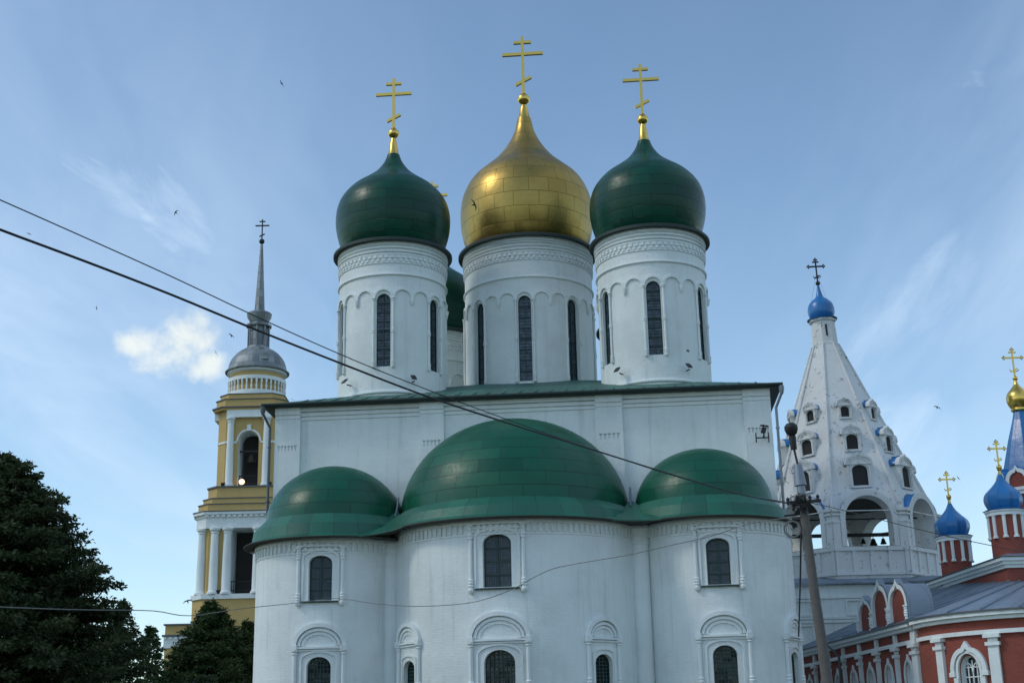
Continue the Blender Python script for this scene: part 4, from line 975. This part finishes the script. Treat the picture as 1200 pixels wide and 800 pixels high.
# ------------------------------------------------------------------ red brick church on the right
rc = thing('red_church', 'red brick church with white pilasters, grey metal roof and bright blue cupolas', 'church', (0, 0, 0))
P0 = Vector((15.69, 55.0)); P1 = Vector((14.56, 72.0)); LN = (P1 - P0).length; ang = atan2(P0.y - P1.y, P0.x - P1.x)
nav = Flat(P1.x, P1.y, ang)       # s from the far end towards the square, outward to the left
ZR = 6.0; nb = 7; bw = LN / nb
b = MB(); holes = []
for i in range(nb): holes.append([(x, z) for x, z in [((i + .5) * bw - .36, 2.2), ((i + .5) * bw + .36, 2.2)]] + [((i + .5) * bw + .36 * cos(t), 4.05 + .62 * sin(t)) for t in [pi * j / 10 for j in range(11)]])
b.wall(nav, 0, LN, 0, ZR, holes, 1.2, 1.5, .3, 0, 1)
b.build('nave_wall', [M['brick'], M['trim']], rc, smooth=False)
AC = (20.2, 54.35); AR = 4.55
aps = Cyl(AC[0], AC[1], AR); sa0, sa1 = radians(-96) * AR, radians(90) * AR
wa = radians(-53.5) * AR
def gothic(sc, w, z0, zs, h): return [(sc - w / 2, z0), (sc + w / 2, z0)] + [(sc + w / 2 * cos(pi * j / 12), zs + h * sin(pi * j / 12)) for j in range(13)]
ah = [gothic(wa, .80, 2.2, 4.0, .55), gothic(radians(-4) * AR, .80, 2.2, 4.0, .55)]
b = MB(); b.wall(aps, sa0, sa1, 0, ZR, ah, .4, 1.5, .3, 0, 1)
b.build('apse_wall', [M['brick'], M['trim']], rc)
for i in range(nb):
    sc = (i + .5) * bw; z0 = 2.2; ob_ = gothic(sc, .72, 2.2, 4.05, .62)
    w_ = MB(); w_.poly(nav, ob_, -.24, 0); w_.band(nav, ob_, .08, -.24, -.17, 1, closed=True)
    for q in (-.12, .12): w_.box(nav, sc + q - .02, sc + q + .02, 2.2, 4.55, -.23, -.18, 1)
    for z in (2.7, 3.2, 3.7, 4.2): w_.box(nav, sc - .34, sc + .34, z - .02, z + .02, -.23, -.185, 1)
    w_.build('window', [M['glass'], M['trim']], rc, smooth=False)
    s_ = MB(); kk = keel(sc, .98, 3.95, .92); s_.band(nav, [(sc - .49, 1.8)] + kk + [(sc + .49, 1.8)], .11, -.02, .07); s_.build('window_surround', M['trim'], rc, smooth=False)
for hol, sc in zip(ah, (wa, radians(-4) * AR)):
    w_ = MB(); w_.poly(aps, hol, -.24, 0); w_.band(aps, hol, .08, -.24, -.17, 1, closed=True)
    for q in (-.2, 0, .2): w_.box(aps, sc + q - .018, sc + q + .018, 2.2, 4.4, -.23, -.18, 1)
    for z in (2.6, 3.0, 3.4, 3.8, 4.15): w_.box(aps, sc - .36, sc + .36, z - .018, z + .018, -.23, -.185, 1)
    for j in (-1, 1): w_.band(aps, arcpts(sc + j * .2, .36, 4.0, .3, 8), .035, -.23, -.18, 1)
    w_.build('window', [M['glass'], M['trim']], rc, smooth=False)
    s_ = MB(); kk = keel(sc, 1.36, 3.95, 1.05); s_.band(aps, kk, .17, -.02, .16); s_.band(aps, gothic(sc, 1.0, 2.1, 4.0, .68), .10, -.02, .10, closed=True)
    for j in (-1, 1): s_.box(aps, sc + j * .68 - .13, sc + j * .68 + .13, 3.82, 3.98, -.02, .18); s_.box(aps, sc + j * .56 - .10, sc + j * .56 + .10, 1.9, 3.8, -.02, .13)
    s_.build('window_surround', M['trim'], rc, smooth=False)
# pilasters
for i in range(nb + 1):
    s = min(i * bw, LN - .2) if i else .12
    b = MB(); w = .15 if i < nb else .30; d = .12
    b.box(nav, s - w, s + w, 0, 4.85, -.02, d); b.box(nav, s - w - .07, s + w + .07, 4.85, 4.98, -.02, d + .07); b.box(nav, s - w + .02, s + w - .02, 5.0, 5.12, -.02, d); b.box(nav, s - w - .1, s + w + .1, 5.12, 5.26, -.02, d + .12); b.box(nav, s - w + .03, s + w - .03, 5.42, ZR - .24, -.02, d)
    b.build('pilaster', M['trim'], rc, smooth=False)
for a in (-70, -40, -16, 8, 32, 56, 80):
    s = radians(a) * AR; b = MB(); w = .19 if a > -80 else .26; d = .13
    b.box(aps, s - w, s + w, 0, 4.85, -.02, d); b.box(aps, s - w - .07, s + w + .07, 4.85, 4.98, -.02, d + .07); b.box(aps, s - w + .02, s + w - .02, 4.99, 5.12, -.02, d); b.box(aps, s - w - .1, s + w + .1, 5.13, 5.26, -.02, d + .12)
    b.build('pilaster', M['trim'], rc, smooth=False)
for su, s0, s1 in ((nav, -.1, LN + .05), (aps, sa0 + .3, sa1)):
    b = MB()
    b.box(su, s0, s1, 5.27, 5.42, -.02, .14); b.box(su, s0, s1, ZR - .22, ZR - .08, -.02, .22); b.box(su, s0, s1, ZR - .08, ZR + .10, -.02, .36)
    b.build('cornice', M['trim'], rc, smooth=False)
# roof: from the eave up to the tall block
BX0, BY0, BX1, BY1 = 22.05, 62.0, 28.3, 73.0
def blk(u, v): return (BX0 + u - (v) * .055, BY0 + v)      # block, parallel to the nave
b = MB(); ZV = ZR + .12
eave = [nav.pt(s, ZV, .42) for s in (0, LN * .25, LN * .5, LN * .75, LN)] + [aps.pt(radians(a) * AR, ZV, .42) for a in range(-82, 91, 8)]
top = []
for p in eave:
    if p[1] > 62.5: top.append((BX0 - (p[1] - BY0) * .055, p[1], 8.35 + min(.75, (p[1] - 62) * .10)))
    else:
        t = min(1, max(0, (p[0] - 15.2) / 9.5)); top.append((BX0 + t * 6.2 + .02, BY0 + .02, 8.35))
b.grid([eave, [tuple(Vector(e).lerp(Vector(t_), .5)) for e, t_ in zip(eave, top)], top], 0, [[(i * .9, 0) for i in range(len(eave))], [(i * .9, 3.0) for i in range(len(eave))], [(i * .9, 6.0) for i in range(len(eave))]])
b.grid([eave, [(p[0], p[1], p[2] - .07) for p in eave]], 1)
nrm_up = Vector((0, 0, .03))
for i in range(0, len(eave)):
    if i in (5, 6) or (i > 6 and i % 2): continue
    b.bar(Vector(eave[i]) + nrm_up, Vector(top[i]) + nrm_up, .06, .07, 0)
for fr in (.5,):
    for j in range(1, 5): b.bar(Vector(nav.pt(LN * (j - 1 + fr) / 4, ZV, .42)) + nrm_up, Vector((BX0 - (72 - (j - 1 + fr) * 4.25 - BY0) * .055, max(62.2, 72 - (j - 1 + fr) * 4.25), 8.35 + min(.75, max(0, (10 - (j - 1 + fr) * 4.25)) * .10))) + nrm_up, .05, .06, 0)
b.build('roof', [M['greyroof'], M['greycap']], rc, smooth=False)
# three gables over the eave (kokoshniki) with vaulted metal backs
for (yc, w, zb, h) in ((56.6, 2.3, 6.14, 1.84), (58.85, 2.3, 6.14, 2.10), (60.95, 2.0, 6.14, 1.62)):
    s = (P1.y - yc) / (P1.y - P0.y) * LN; su = nav
    kk = keel(s, w, zb + h * .36, h * .64)
    ki = [(s + (x - s) * .80, zb + h * .36 + (z - zb - h * .36) * .80) for x, z in kk]
    out2 = [(s - w / 2, zb)] + kk + [(s + w / 2, zb)]
    inn = [(s - w * .40, zb)] + ki + [(s + w * .40, zb)]
    g = MB(); D0 = .12
    for i in range(len(kk) - 1): g.face([su.pt(*ki[i], D0 - .12), su.pt(*ki[i + 1], D0 - .12), su.pt(ki[i + 1][0], zb, D0 - .12), su.pt(ki[i][0], zb, D0 - .12)], 0, [ki[i], ki[i + 1], (ki[i + 1][0], zb), (ki[i][0], zb)])
    for i in range(len(out2) - 1):
        P, Q = out2, inn
        g.face([su.pt(*P[i], D0), su.pt(*P[i + 1], D0), su.pt(*Q[i + 1], D0), su.pt(*Q[i], D0)], 1)
        g.face([su.pt(*Q[i], D0), su.pt(*Q[i + 1], D0), su.pt(*Q[i + 1], D0 - .12), su.pt(*Q[i], D0 - .12)], 1)
        g.face([su.pt(*P[i], D0), su.pt(*P[i + 1], D0), su.pt(*P[i + 1], -.16), su.pt(*P[i], -.16)], 2)
    for sg in (-1, 1): colonnette(g, su, s + sg * w * .46, zb + .02, zb + h * .36, .065, D0 + .02, (.5,), 1)
    bb = MB()
    oo = g.build('gable', [M['brick'], M['trim'], M['greyroof']], rc, smooth=False)
    rr = MB(); k3 = [(s + (x - s) * 1.03, min(z + .04, zb + h * .86)) for x, z in out2]
    rr.grid([[su.pt(*p, D0 - .03) for p in k3], [su.pt(*p, -.95) for p in k3]], 0); rr.face([su.pt(*p, -.95) for p in k3], 0); rr.build('gable_roof', M['greyroof'], oo, smooth=False)
# brick wall between the gables
b = MB(); sA, sB = (P1.y - 60.95) / 17 * LN, (P1.y - 56.6) / 17 * LN
b.face([nav.pt(sA, 6.1, -1.0), nav.pt(sB, 6.1, -1.0), nav.pt(sB, 7.5, -1.0), nav.pt((sA + sB) / 2, 8.05, -1.0), nav.pt(sA, 7.3, -1.0)], 0)
b.band(nav, [(sA - .4, 7.05), ((sA + sB) / 2, 8.1), (sB + .3, 7.4)], .10, -1.1, -.8, 1)
b.build('gable_back', [M['brick'], M['greycap']], rc, smooth=False)
# tall block
b = MB()
c4 = [blk(0, 0), blk(6.2, 0), blk(6.2, 11), blk(0, 11)]
for i in range(4):
    p, q = c4[i], c4[(i + 1) % 4]; L = hypot(q[0] - p[0], q[1] - p[1]); b.face([(*p, 7.6), (*q, 7.6), (*q, 9.1), (*p, 9.1)], 0, [(0, 7.6), (L, 7.6), (L, 9.1), (0, 9.1)])
b.build('upper_wall', M['brick'], rc, smooth=False)
b = MB()
def frame_ring(o, z0, z1, m=0):
    q4 = [blk(-o, -o), blk(6.2 + o, -o), blk(6.2 + o, 11 + o), blk(-o, 11 + o), blk(-o, -o)]; b.grid([[(*p, z) for p in q4] for z in (z0, z1)], m); b.face([(*p, z1) for p in q4[:4]], m); b.face([(*p, z0) for p in q4[:4]], m)
frame_ring(.12, 8.95, 9.10); frame_ring(.25, 9.10, 9.25); frame_ring(.38, 9.25, 9.40)
b.build('upper_cornice', M['trim'], rc, smooth=False)
b = MB(); q4 = [blk(-.45, -.45), blk(6.65, -.45), blk(6.65, 11.45), blk(-.45, 11.45)]; ap_ = [blk(3.1, 4.5), blk(3.1, 6.5)]
e4 = [(*p, 9.44) for p in q4]; A1, A2 = (*ap_[0], 10.5), (*ap_[1], 10.5)
for q in ((e4[0], e4[1], A1), (e4[1], e4[2], A2, A1), (e4[2], e4[3], A2), (e4[3], e4[0], A1, A2)): b.face(q, 0)
for i in range(4): b.face([e4[i], e4[(i + 1) % 4], (*e4[(i + 1) % 4][:2], 9.41), (*e4[i][:2], 9.41)], 1)
b.build('upper_roof', [M['greyroof'], M['greycap']], rc, smooth=False)
def cupola(x, y, z0, R, zt, mirror=False):
    b = MB(); su = Cyl(0, 0, R - .05)
    b.lathe(0, 0, [(R - .05, z0), (R - .05, zt)], 32); o = None
    d_ = b.build('cupola_drum', M['brick'], rc, loc=(x, y, 0))
    n = 10
    for i in range(n):
        a = 2 * pi * i / n + .2; px, py = (R - .03) * sin(a), -(R - .03) * cos(a); b = MB()
        b.lathe(px, py, [(.13, zt - 1.30), (.13, zt - 1.22), (.085, zt - 1.18), (.085, zt - .3), (.12, zt - .26), (.12, zt - .2)], 8); b.build('colonnette', M['trim'], d_)
    b = MB(); b.lathe(0, 0, [(R - .04, zt - .24), (R + .05, zt - .24), (R + .05, zt - .12), (R + .10, zt - .06), (R + .10, zt), (.1, zt)], 32)
    b.build('cornice', M['trim'], d_)
    b = MB(); n = 10; pr = smooth_prof([(R + .16, zt + .01), (R + .16, zt + .04), (R - .1, zt + .07), (R - .03, zt + .2), (R + .07, zt + .5), (R + .0, zt + .82), (R * .62, zt + 1.13), (R * .32, zt + 1.4), (R * .12, zt + 1.72), (.06, zt + 1.86)], 4)
    b.lathe(0, 0, pr, n); dm_ = b.build('cupola_dome', M['blue'], rc, angle=18, loc=(x, y, 0))
    b = MB(); b.lathe(0, 0, [(.10, zt + 1.66), (.06, zt + 1.92), (.12, zt + 1.95), (.05, zt + 1.99)], 10); b.sphere((0, 0, zt + 2.08), .13, 10); orthodox_cross(b, 0, 0, zt + 2.2, 1.12, .06, fancy=True); b.build('cross', M['goldtrim'], dm_)
cupola(22.22, 69.6, 9.2, .80, 11.45); cupola(22.75, 63.4, 9.2, .80, 11.72); cupola(27.4, 63.4, 9.2, .80, 11.72)
# central tent
cx, cy = 25.15, 66.3
b = MB(); b.lathe(0, 0, [(1.32, 9.3), (1.32, 13.2)], 8, a0=pi / 8, a1=2 * pi + pi / 8); b.lathe(0, 0, [(1.34, 12.85), (1.44, 12.87), (1.44, 13.0), (1.52, 13.05), (1.52, 13.2), (1.2, 13.21)], 8, 1, a0=pi / 8, a1=2 * pi + pi / 8)
b.build('tent_drum', [M['brick'], M['trim']], rc, smooth=False, loc=(cx, cy, 0))
for k_ in range(8):
    a = k_ * pi / 4 + .05; su = Flat(cx + 1.36 * sin(a), cy - 1.36 * cos(a), a); kk = keel(0, 1.14, 13.45, .82); ki = [(x * .70, 13.45 + (z - 13.45) * .72) for x, z in kk]
    out2 = [(-.57, 13.2)] + kk + [(.57, 13.2)]; inn = [(-.40, 13.2)] + ki + [(.40, 13.2)]
    g = MB()
    for i in range(len(out2) - 1):
        g.face([su.pt(*out2[i], .06), su.pt(*out2[i + 1], .06), su.pt(*inn[i + 1], .06), su.pt(*inn[i], .06)], 1); g.face([su.pt(*inn[i], .06), su.pt(*inn[i + 1], .06), su.pt(*inn[i + 1], -.04), su.pt(*inn[i], -.04)], 1)
        g.face([su.pt(*out2[i], .06), su.pt(*out2[i + 1], .06), su.pt(*out2[i + 1], -.6), su.pt(*out2[i], -.6)], 2)
        g.face([su.pt(inn[i][0], 13.2, -.03), su.pt(inn[i + 1][0], 13.2, -.03), su.pt(*inn[i + 1], -.03), su.pt(*inn[i], -.03)], 0)
    g.build('tent_gable', [M['brick'], M['trim'], M['blue']], rc, smooth=False)
b = MB(); b.lathe(0, 0, [(1.30, 13.3), (1.12, 14.2), (.72, 15.7), (.40, 16.7), (.30, 17.1), (.36, 17.2), (.2, 17.22)], 8, a0=pi / 8, a1=2 * pi + pi / 8); b.build('tent_roof', M['blue'], rc, smooth=False, loc=(cx, cy, 0))
b = MB(); b.lathe(0, 0, [(.30, 17.12), (.40, 17.2), (.40, 17.28), (.3, 17.3)] , 20); b.lathe(0, 0, smooth_prof([(.34, 17.26), (.50, 17.5), (.56, 17.78), (.50, 18.05), (.30, 18.3), (.13, 18.52), (.07, 18.75)], 5), 24)
gd = b.build('gold_dome', M['goldtrim'], rc, angle=50, loc=(cx, cy, 0))
b = MB(); b.sphere((0, 0, 18.85), .13, 10); orthodox_cross(b, 0, 0, 18.95, 1.4, .065, fancy=True); b.build('cross', M['goldtrim'], gd)
b = MB(); q = nav.pt(LN - 4 * bw + .25, 0, .3); b.tube([(q[0] - .5, q[1] + .5, 6.0), (q[0] - .05, q[1], 5.4), (q[0] - .05, q[1], .3)], .06, 0, 8); b.build('downpipe', M['greycap'], rc)
# ------------------------------------------------------------------ utility pole, lamp, cables
pole = thing('utility_pole', 'leaning weathered pole with grey metal sleeve and street lamp beside the white cathedral', 'pole', (8.42, 38, 0))
b = MB(); b.tube([(0, 0, -.4), (-.11, 0, 3.1), (-.27, 0, 5.64), (-.40, 0, 8.45)], [.175, .155, .135, .115], 0, 12); b.build('post', M['wood'], pole)
b = MB(); b.tube([(-.385, 0, 8.25), (-.40, 0, 8.5), (-.405, 0, 8.52), (-.43, 0, 9.0), (-.437, 0, 9.12)], [.12, .12, .175, .13, .11], 0, 12); b.build('sleeve', M['steel'], pole)
b = MB(); b.tube([(-.43, 0, 9.05), (-.50, -.02, 9.5), (-.52, -.03, 9.68)], .032, 0, 8); b.build('lamp_arm', M['iron'], pole)
b = MB(); b.lathe(0, 0, [(.001, -.20), (.07, -.20), (.085, .1), (.06, .16), (.001, .16)], 12, 0)
b.lathe(0, 0, [(.06, .13), (.12, .18), (.155, .28), (.15, .36), (.09, .43), (.001, .45)], 16, 0)
lh = b.build('lamp_head', M['iron'], pole, loc=(-.53, -.04, 9.78)); lh.rotation_euler = (radians(12), radians(-6), 0); lh.scale = (1.25, 1.25, 1.2)
b = MB(); b.bar((-.85, -.12, 8.02), (.10, -.12, 8.06), .07, .08); b.bar((-.45, .05, 7.72), (-.95, -.1, 7.66), .05)
for x, z in ((-.82, 8.05), (-.55, 8.1), (-.20, 8.1), (.02, 8.12), (-.68, 7.88)): b.lathe(x, -.12, [(.03, z - .1), (.05, z - .02), (.035, z + .02), (.055, z + .06), (.02, z + .12)], 8)
b.build('cross_arm', M['iron'], pole)
b = MB(); random.seed(3)
for i in range(7):
    pts = [(-.45 + random.uniform(-.22, .12) + .14 * cos(t), -.14 - .02 * i, 7.95 + random.uniform(-.12, .2) + .16 * sin(t)) for t in [2 * pi * j / 9 for j in range(10)]]
    b.tube(pts, .012, 0, 5)
b.build('cable_tangle', M['cable'], pole)
b = MB()
for r, dx in ((.21, 0), (.19, .02), (.215, -.02), (.2, .03)): b.tube([(dx + r * cos(t), -.01 * dx, 1.1 * r * sin(t)) for t in [2 * pi * j / 20 for j in range(21)]], .014, 0, 5)
tag(b.build('cable_coil', M['palecable'], None, loc=(7.66, 37.86, 7.28)), 'coil of grey cable hanging beside the leaning pole under the wires', 'cable coil')
def smooth_path(pts, n=5):
    P = [pts[0]] + list(pts) + [pts[-1]]; o = []
    for i in range(1, len(P) - 2):
        a, b_, c_, d_ = (Vector(P[j]) for j in (i - 1, i, i + 1, i + 2))
        for j in range(n):
            t = j / n; o.append(0.5 * (2 * b_ + (c_ - a) * t + (2 * a - 5 * b_ + 4 * c_ - d_) * t * t + (3 * b_ - a - 3 * c_ + d_) * t ** 3))
    o.append(Vector(pts[-1])); return o
def cable(name, label, pts, r, mat, n=4):
    b = MB(); b.tube(smooth_path(pts, n), r, 0, 6); return tag(b.build(name, mat), label, 'cable')
cable('overhead_cable', 'thick black overhead cable sagging across the sky and the white cathedral, lower of two', [(-10.40,9.00,7.95), (-6.96,14.00,7.72), (-6.48,14.69,7.72), (-6.09,15.25,7.67), (-5.39,16.29,7.63), (-4.59,17.49,7.57), (-3.70,18.87,7.48), (-2.66,20.49,7.40), (-1.46,22.41,7.34), (-0.06,24.68,7.36), (1.20,26.76,7.41), (2.79,29.39,7.47), (4.05,31.48,7.53), (5.84,34.49,7.66), (7.94,38.00,7.96)], .0165, M['cable'])
cable('overhead_cable', 'thin dark overhead wire above the thick black cable at left', [(-11.2,10.0,8.80), (-7.51,15.00,8.62), (-6.97,15.71,8.56), (-6.54,16.28,8.49), (-5.76,17.34,8.36), (-4.89,18.54,8.21), (-3.97,19.84,8.03), (-3.04,21.19,7.88), (-2.19,22.44,7.78), (-1.11,24.06,7.70), (-0.07,25.63,7.65), (1.24,27.62,7.61), (2.86,30.11,7.60), (4.12,32.07,7.63), (5.90,34.83,7.72), (7.95,38.00,8.01)], .0085, M['cable'])
cable('overhead_cable', 'thin grey wire drooping from the left across the white apses to the pole', [(-11.11,27.00,4.53), (-10.83,28.95,4.67), (-10.52,31.21,4.84), (-10.22,33.38,5.02), (-9.72,36.97,5.33), (-9.36,39.53,5.43), (-8.79,43.69,6.01), (-8.06,49.05,6.70), (-7.34,54.25,7.40), (-6.46,53.34,7.24), (-5.35,52.15,6.95), (-3.95,50.63,6.68), (-2.62,49.21,6.54), (-1.37,47.85,6.52), (-0.18,46.58,6.76), (0.96,45.37,7.19), (1.83,44.44,7.28), (3.47,42.70,7.31), (4.76,41.33,7.41), (5.74,40.31,7.49), (6.76,39.24,7.68), (7.68,38.27,7.67), (7.95,38.00,7.72)], .013, M['palecable'])
cable('overhead_cable', 'thin dark wire running from the pole to the right past the white bell tower', [(8.02,38.00,8.05), (8.37,37.45,7.88), (9.18,36.13,7.36), (9.93,34.90,6.86), (10.63,33.75,6.41), (11.28,32.68,6.02), (11.89,31.67,5.68), (12.90,30.00,5.17)], .010, M['cable'])
cable('drop_cable', 'black cable hanging from the pole down to the right end of the cathedral', [(7.98,38.00,7.81), (8.90,43.00,7.29), (9.71,47.50,6.66), (11.0,54.8,5.62)], .028, M['cable'])

pole2 = thing('utility_pole', 'second weathered pole at the near end of the two black overhead cables', 'pole', (-10.8, 9.4, 0))
b = MB(); b.tube([(0, 0, -.4), (0, 0, 4.5), (0, 0, 9.1)], [.175, .145, .115], 0, 12); b.build('post', M['wood'], pole2)
b = MB(); b.bar((-.55, .75, 8.72), (.55, -.75, 8.72), .08, .08); b.bar((-.4, .55, 7.88), (.4, -.55, 7.88), .08, .08); b.bar((0, 0, 7.88), (0, 0, 8.72), .27, .27); b.build('cross_arm', M['iron'], pole2, smooth=False)
# ------------------------------------------------------------------ trees
def tree(name, label, loc, H, R, shape, mats, nbr, leaf, seed, dens=1.0, droop=0.25, group=None):
    """trunk with limbs; crown of leaf-sized faces set in sprays along the limbs"""
    rnd = random.Random(seed); t = thing(name, label, 'tree', loc, 0, group)
    tr = MB(); tr.tube([(0, 0, 0), (.05 * R, 0, H * .3), (-.03 * R, .02 * R, H * .65), (0, 0, H * .97)], [H * .022, H * .018, H * .011, H * .003], 0, 10)
    cr = MB()
    V, Fc = [], []
    def leaf_at(p, d, s):
        # a pointed leaf or twig tip: two triangles
        d = d.normalized(); n = Vector((rnd.gauss(0, 1), rnd.gauss(0, 1), rnd.gauss(0, 1.0))); x = d.cross(n)
        if x.length < 1e-3: return
        x.normalize(); i = len(V); q = p + d * s
        V.extend((p - d * s * .1, p + d * s * .45 + x * s * .24, q, p + d * s * .45 - x * s * .24)); Fc.append((i, i + 1, i + 2, i + 3))
    for i in range(nbr):
        h = (i + rnd.random()) / nbr; h = .08 + .92 * h; az = i * 2.39996 + rnd.uniform(-.4, .4)
        L = R * shape(h) * rnd.uniform(.68, 1.18)
        L *= 1 + .17 * sin(az * 2 + h * 9 + seed) * sin(h * 13 + az + seed * 1.7)
        if rnd.random() < .05: L *= 1.15
        up = rnd.uniform(.05, .55) * (1 - h * .3)
        dirv = Vector((cos(az), sin(az), up)); base = Vector((0, 0, H * h * .97))
        pts = []
        for j in range(6):
            s = j / 5; pts.append(base + dirv * (L * s) + Vector((0, 0, -droop * L * s * s)))
        tr.tube(pts, [max(.008, H * .006 * (1 - s_ / 5.5) * (1.1 - h * .7)) for s_ in range(6)], 0, 5)
        ns = max(4, int(L * 9 * dens))
        for k_ in range(ns):
            s = .22 + .80 * (k_ + rnd.random()) / ns; s = min(s, 1.02); f = s * 5; j = min(4, int(f)); p = pts[j].lerp(pts[j + 1], min(1.0, f - j)); ax = (pts[j + 1] - pts[j]).normalized()
            side = ax.cross(Vector((0, 0, 1))).normalized(); wd = (.10 + .28 * (1 - s)) * min(L, 2.2) + .08
            for sg in (-1, 1):
                tip = p + side * sg * wd * rnd.uniform(.4, 1.2) + ax * wd * .5 + Vector((0, 0, rnd.uniform(-.22, .12) * wd))
                nl = 5 if rnd.random() < .8 else 8
                for q in range(nl):
                    u = rnd.random(); c_ = p.lerp(tip, u) + Vector((rnd.gauss(0, .05), rnd.gauss(0, .05), rnd.gauss(0, .05))) 
                    leaf_at(c_, (tip - p).normalized() + Vector((rnd.gauss(0, .5), rnd.gauss(0, .5), rnd.gauss(0, .5) - .1)), leaf * rnd.uniform(.6, 1.3))
    tr.build('trunk', M['bark'], t)
    me = bpy.data.meshes.new('crown'); me.from_pydata([tuple(v) for v in V], [], Fc); me.materials.append(mats)
    o = bpy.data.objects.new('crown', me); COL.objects.link(o); o.parent = t
    return t
cone = lambda h: (1 - h) ** .8 * min(1, h * 5 + .35) + .02
broad = lambda h: (max(0, 1 - h) ** .62) * min(1, h * 3 + .45) + .03
bushy = lambda h: (1.0 if h < .45 else max(.03, (1 - (h - .45) / .55)) ** .75) * min(1, h * 4 + .6)
ovalc = lambda h: max(.05, sin(pi * min(1, .12 + h * .88)) ** .7)
tree('spruce_tree', 'huge dark spruce filling the lower left corner', (-13.9, 36.5, 0), 9.75, 5.7, lambda h: max(0, 1 - h) ** .78 * min(1, h * 3 + .45) + .03, M['leafdark'], 540, .125, 11, 2.6, .10)
tree('young_tree', 'thin dark tree just right of the huge dark spruce', (-13.4, 47, 0), 6.9, 1.5, cone, M['leafmid'], 130, .12, 5, 1.6, .12)
tree('spruce_tree', 'slim pale green young tree between the dark spruce and the ochre tower', (-15.85, 60, 0), 7.15, 1.75, cone, M['leafpale'], 110, .17, 23, 1.1, .15)
tree('conifer_tree', 'bushy dark conifer in front of the ochre bell tower', (-14.3, 64.5, 0), 8.7, 2.45, bushy, M['leafmid'], 420, .15, 31, 2.0, .05)
tree('conifer_tree', 'low bright green bush left of the bushy dark conifer', (-15.35, 62, 0), 5.3, 1.3, bushy, M['leafpale'], 150, .17, 37, 1.4, .05)
tree('conifer_tree', 'dark conifer tucked against the left edge of the white cathedral', (-12.9, 66.5, 0), 7.9, 2.0, bushy, M['leafmid'], 280, .15, 41, 1.9, .05)
# far church whose cross shows above the spruce
fc = thing('far_church', 'distant church whose cross just shows above the dark spruce', 'church', (-56.6, 160, 0))
b = MB(); b.box(Flat(0, -5, 0), -5, 5, 0, 12, -10, 0); b.lathe(0, 0, [(2.2, 12), (2.2, 22), (2.5, 22.1), (2.5, 22.4)], 20); b.build('wall', M['white'], fc, smooth=False)
b = MB(); b.lathe(0, 0, smooth_prof([(2.3, 22.4), (2.6, 23.6), (2.1, 24.8), (1.0, 25.9), (.35, 27.2), (.12, 29.4)], 4), 20); b.build('dome', M['leaddome'], fc)
b = MB(); orthodox_cross(b, 0, 0, 29.2, 2.6, .16); b.build('cross', M['steel'], fc)
# ------------------------------------------------------------------ swifts
b = MB()
b.lathe(0, 0, [(.001, -.085), (.012, -.075), (.022, -.045), (.024, -.01), (.017, .035), (.008, .065), (.001, .07)], 8)
for sg in (-1, 1):
    up = [(.0, .03, .0), (sg * .06, .045, .012), (sg * .12, .025, .016), (sg * .18, -.02, .010), (sg * .205, -.055, .004)]
    lo_ = [(.0, -.025, .0), (sg * .06, -.005, .012), (sg * .12, -.015, .016), (sg * .175, -.04, .010), (sg * .205, -.056, .004)]
    for i in range(4):
        b.face([up[i], up[i + 1], lo_[i + 1], lo_[i]], 0); b.face([(p[0], p[1], p[2] - .006) for p in (up[i], up[i + 1], lo_[i + 1], lo_[i])], 0)
    b.face([(sg * .004, -.06, 0), (sg * .03, -.125, .002), (sg * .006, -.10, 0)], 0)
# body axis is z in the lathe: lay it along y
for i, v in enumerate(b.v):
    if i < 7 * 9 * 4 and False: pass
b2 = MB(); b2.v = b.v; nb_ = 6 * 8
for i, f in enumerate(b.f):
    b2.f.append(f); b2.fm.append(0); b2.fuv.append(b.fuv[i])
    if i < nb_:
        for vi in f: x, y, z = b2.v[vi]; b2.v[vi] = (x, -z + 0.0 if False else z * -1.0 * -1.0, y)
swift = b2.build('swift', M['bird'], None, smooth=False)
BIRDS = [((-10.92,60.00,32.77), (20, 30, 70), 1.0, 'small dark swift high in the sky above the left green dome'),
 ((-15.73,60.00,26.16), (40, 20, 130), 1.0, 'small dark swift in open sky left of the left green dome'),
 ((-1.23,45.00,20.07), (70, 70, 10), 1.15, 'dark swift with spread wings in front of the gold dome'),
 ((-25.55,80.00,28.13), (10, 60, 80), .8, 'tiny swift at far left under the thick black cable'),
 ((-12.88,60.00,20.04), (75, 10, 65), 1.1, 'dark swift gliding beside the grey lantern of the ochre tower'),
 ((-14.68,65.00,20.71), (30, 60, 30), 1.0, 'small swift left of the grey dome of the ochre tower'),
 ((19.08,60.00,15.95), (75, 15, 20), 1.0, 'dark swift flying right of the white tent topped tower'),
 ((6.68,50.00,15.97), (60, -20, 60), .9, 'dark swift passing in front of the right white drum'),
 ((19.67,60.00,12.71), (50, 30, 50), 1.0, 'small swift beside the small blue cupola'),
 ((-13.31,80.00,22.06), (30, 20, 20), .8, 'tiny swift between the ochre tower and the left white drum'),
 ((-14.31,60.00,8.04), (80, -15, 0), 1.1, 'swift flying low at the left edge of the ochre tower plinth'),
 ((-30.11,80.00,33.12), (70, 10, 40), .9, 'tiny swift at far left between the two overhead cables')]
for i, (loc, rot, sc, lab) in enumerate(BIRDS):
    o = swift if i == 0 else swift.copy()
    if i: COL.objects.link(o)
    o.location = loc; o.rotation_euler = tuple(radians(a) for a in rot); o.scale = (sc, sc, sc)
    tag(o, lab, 'bird', 'swifts flying round the churches')
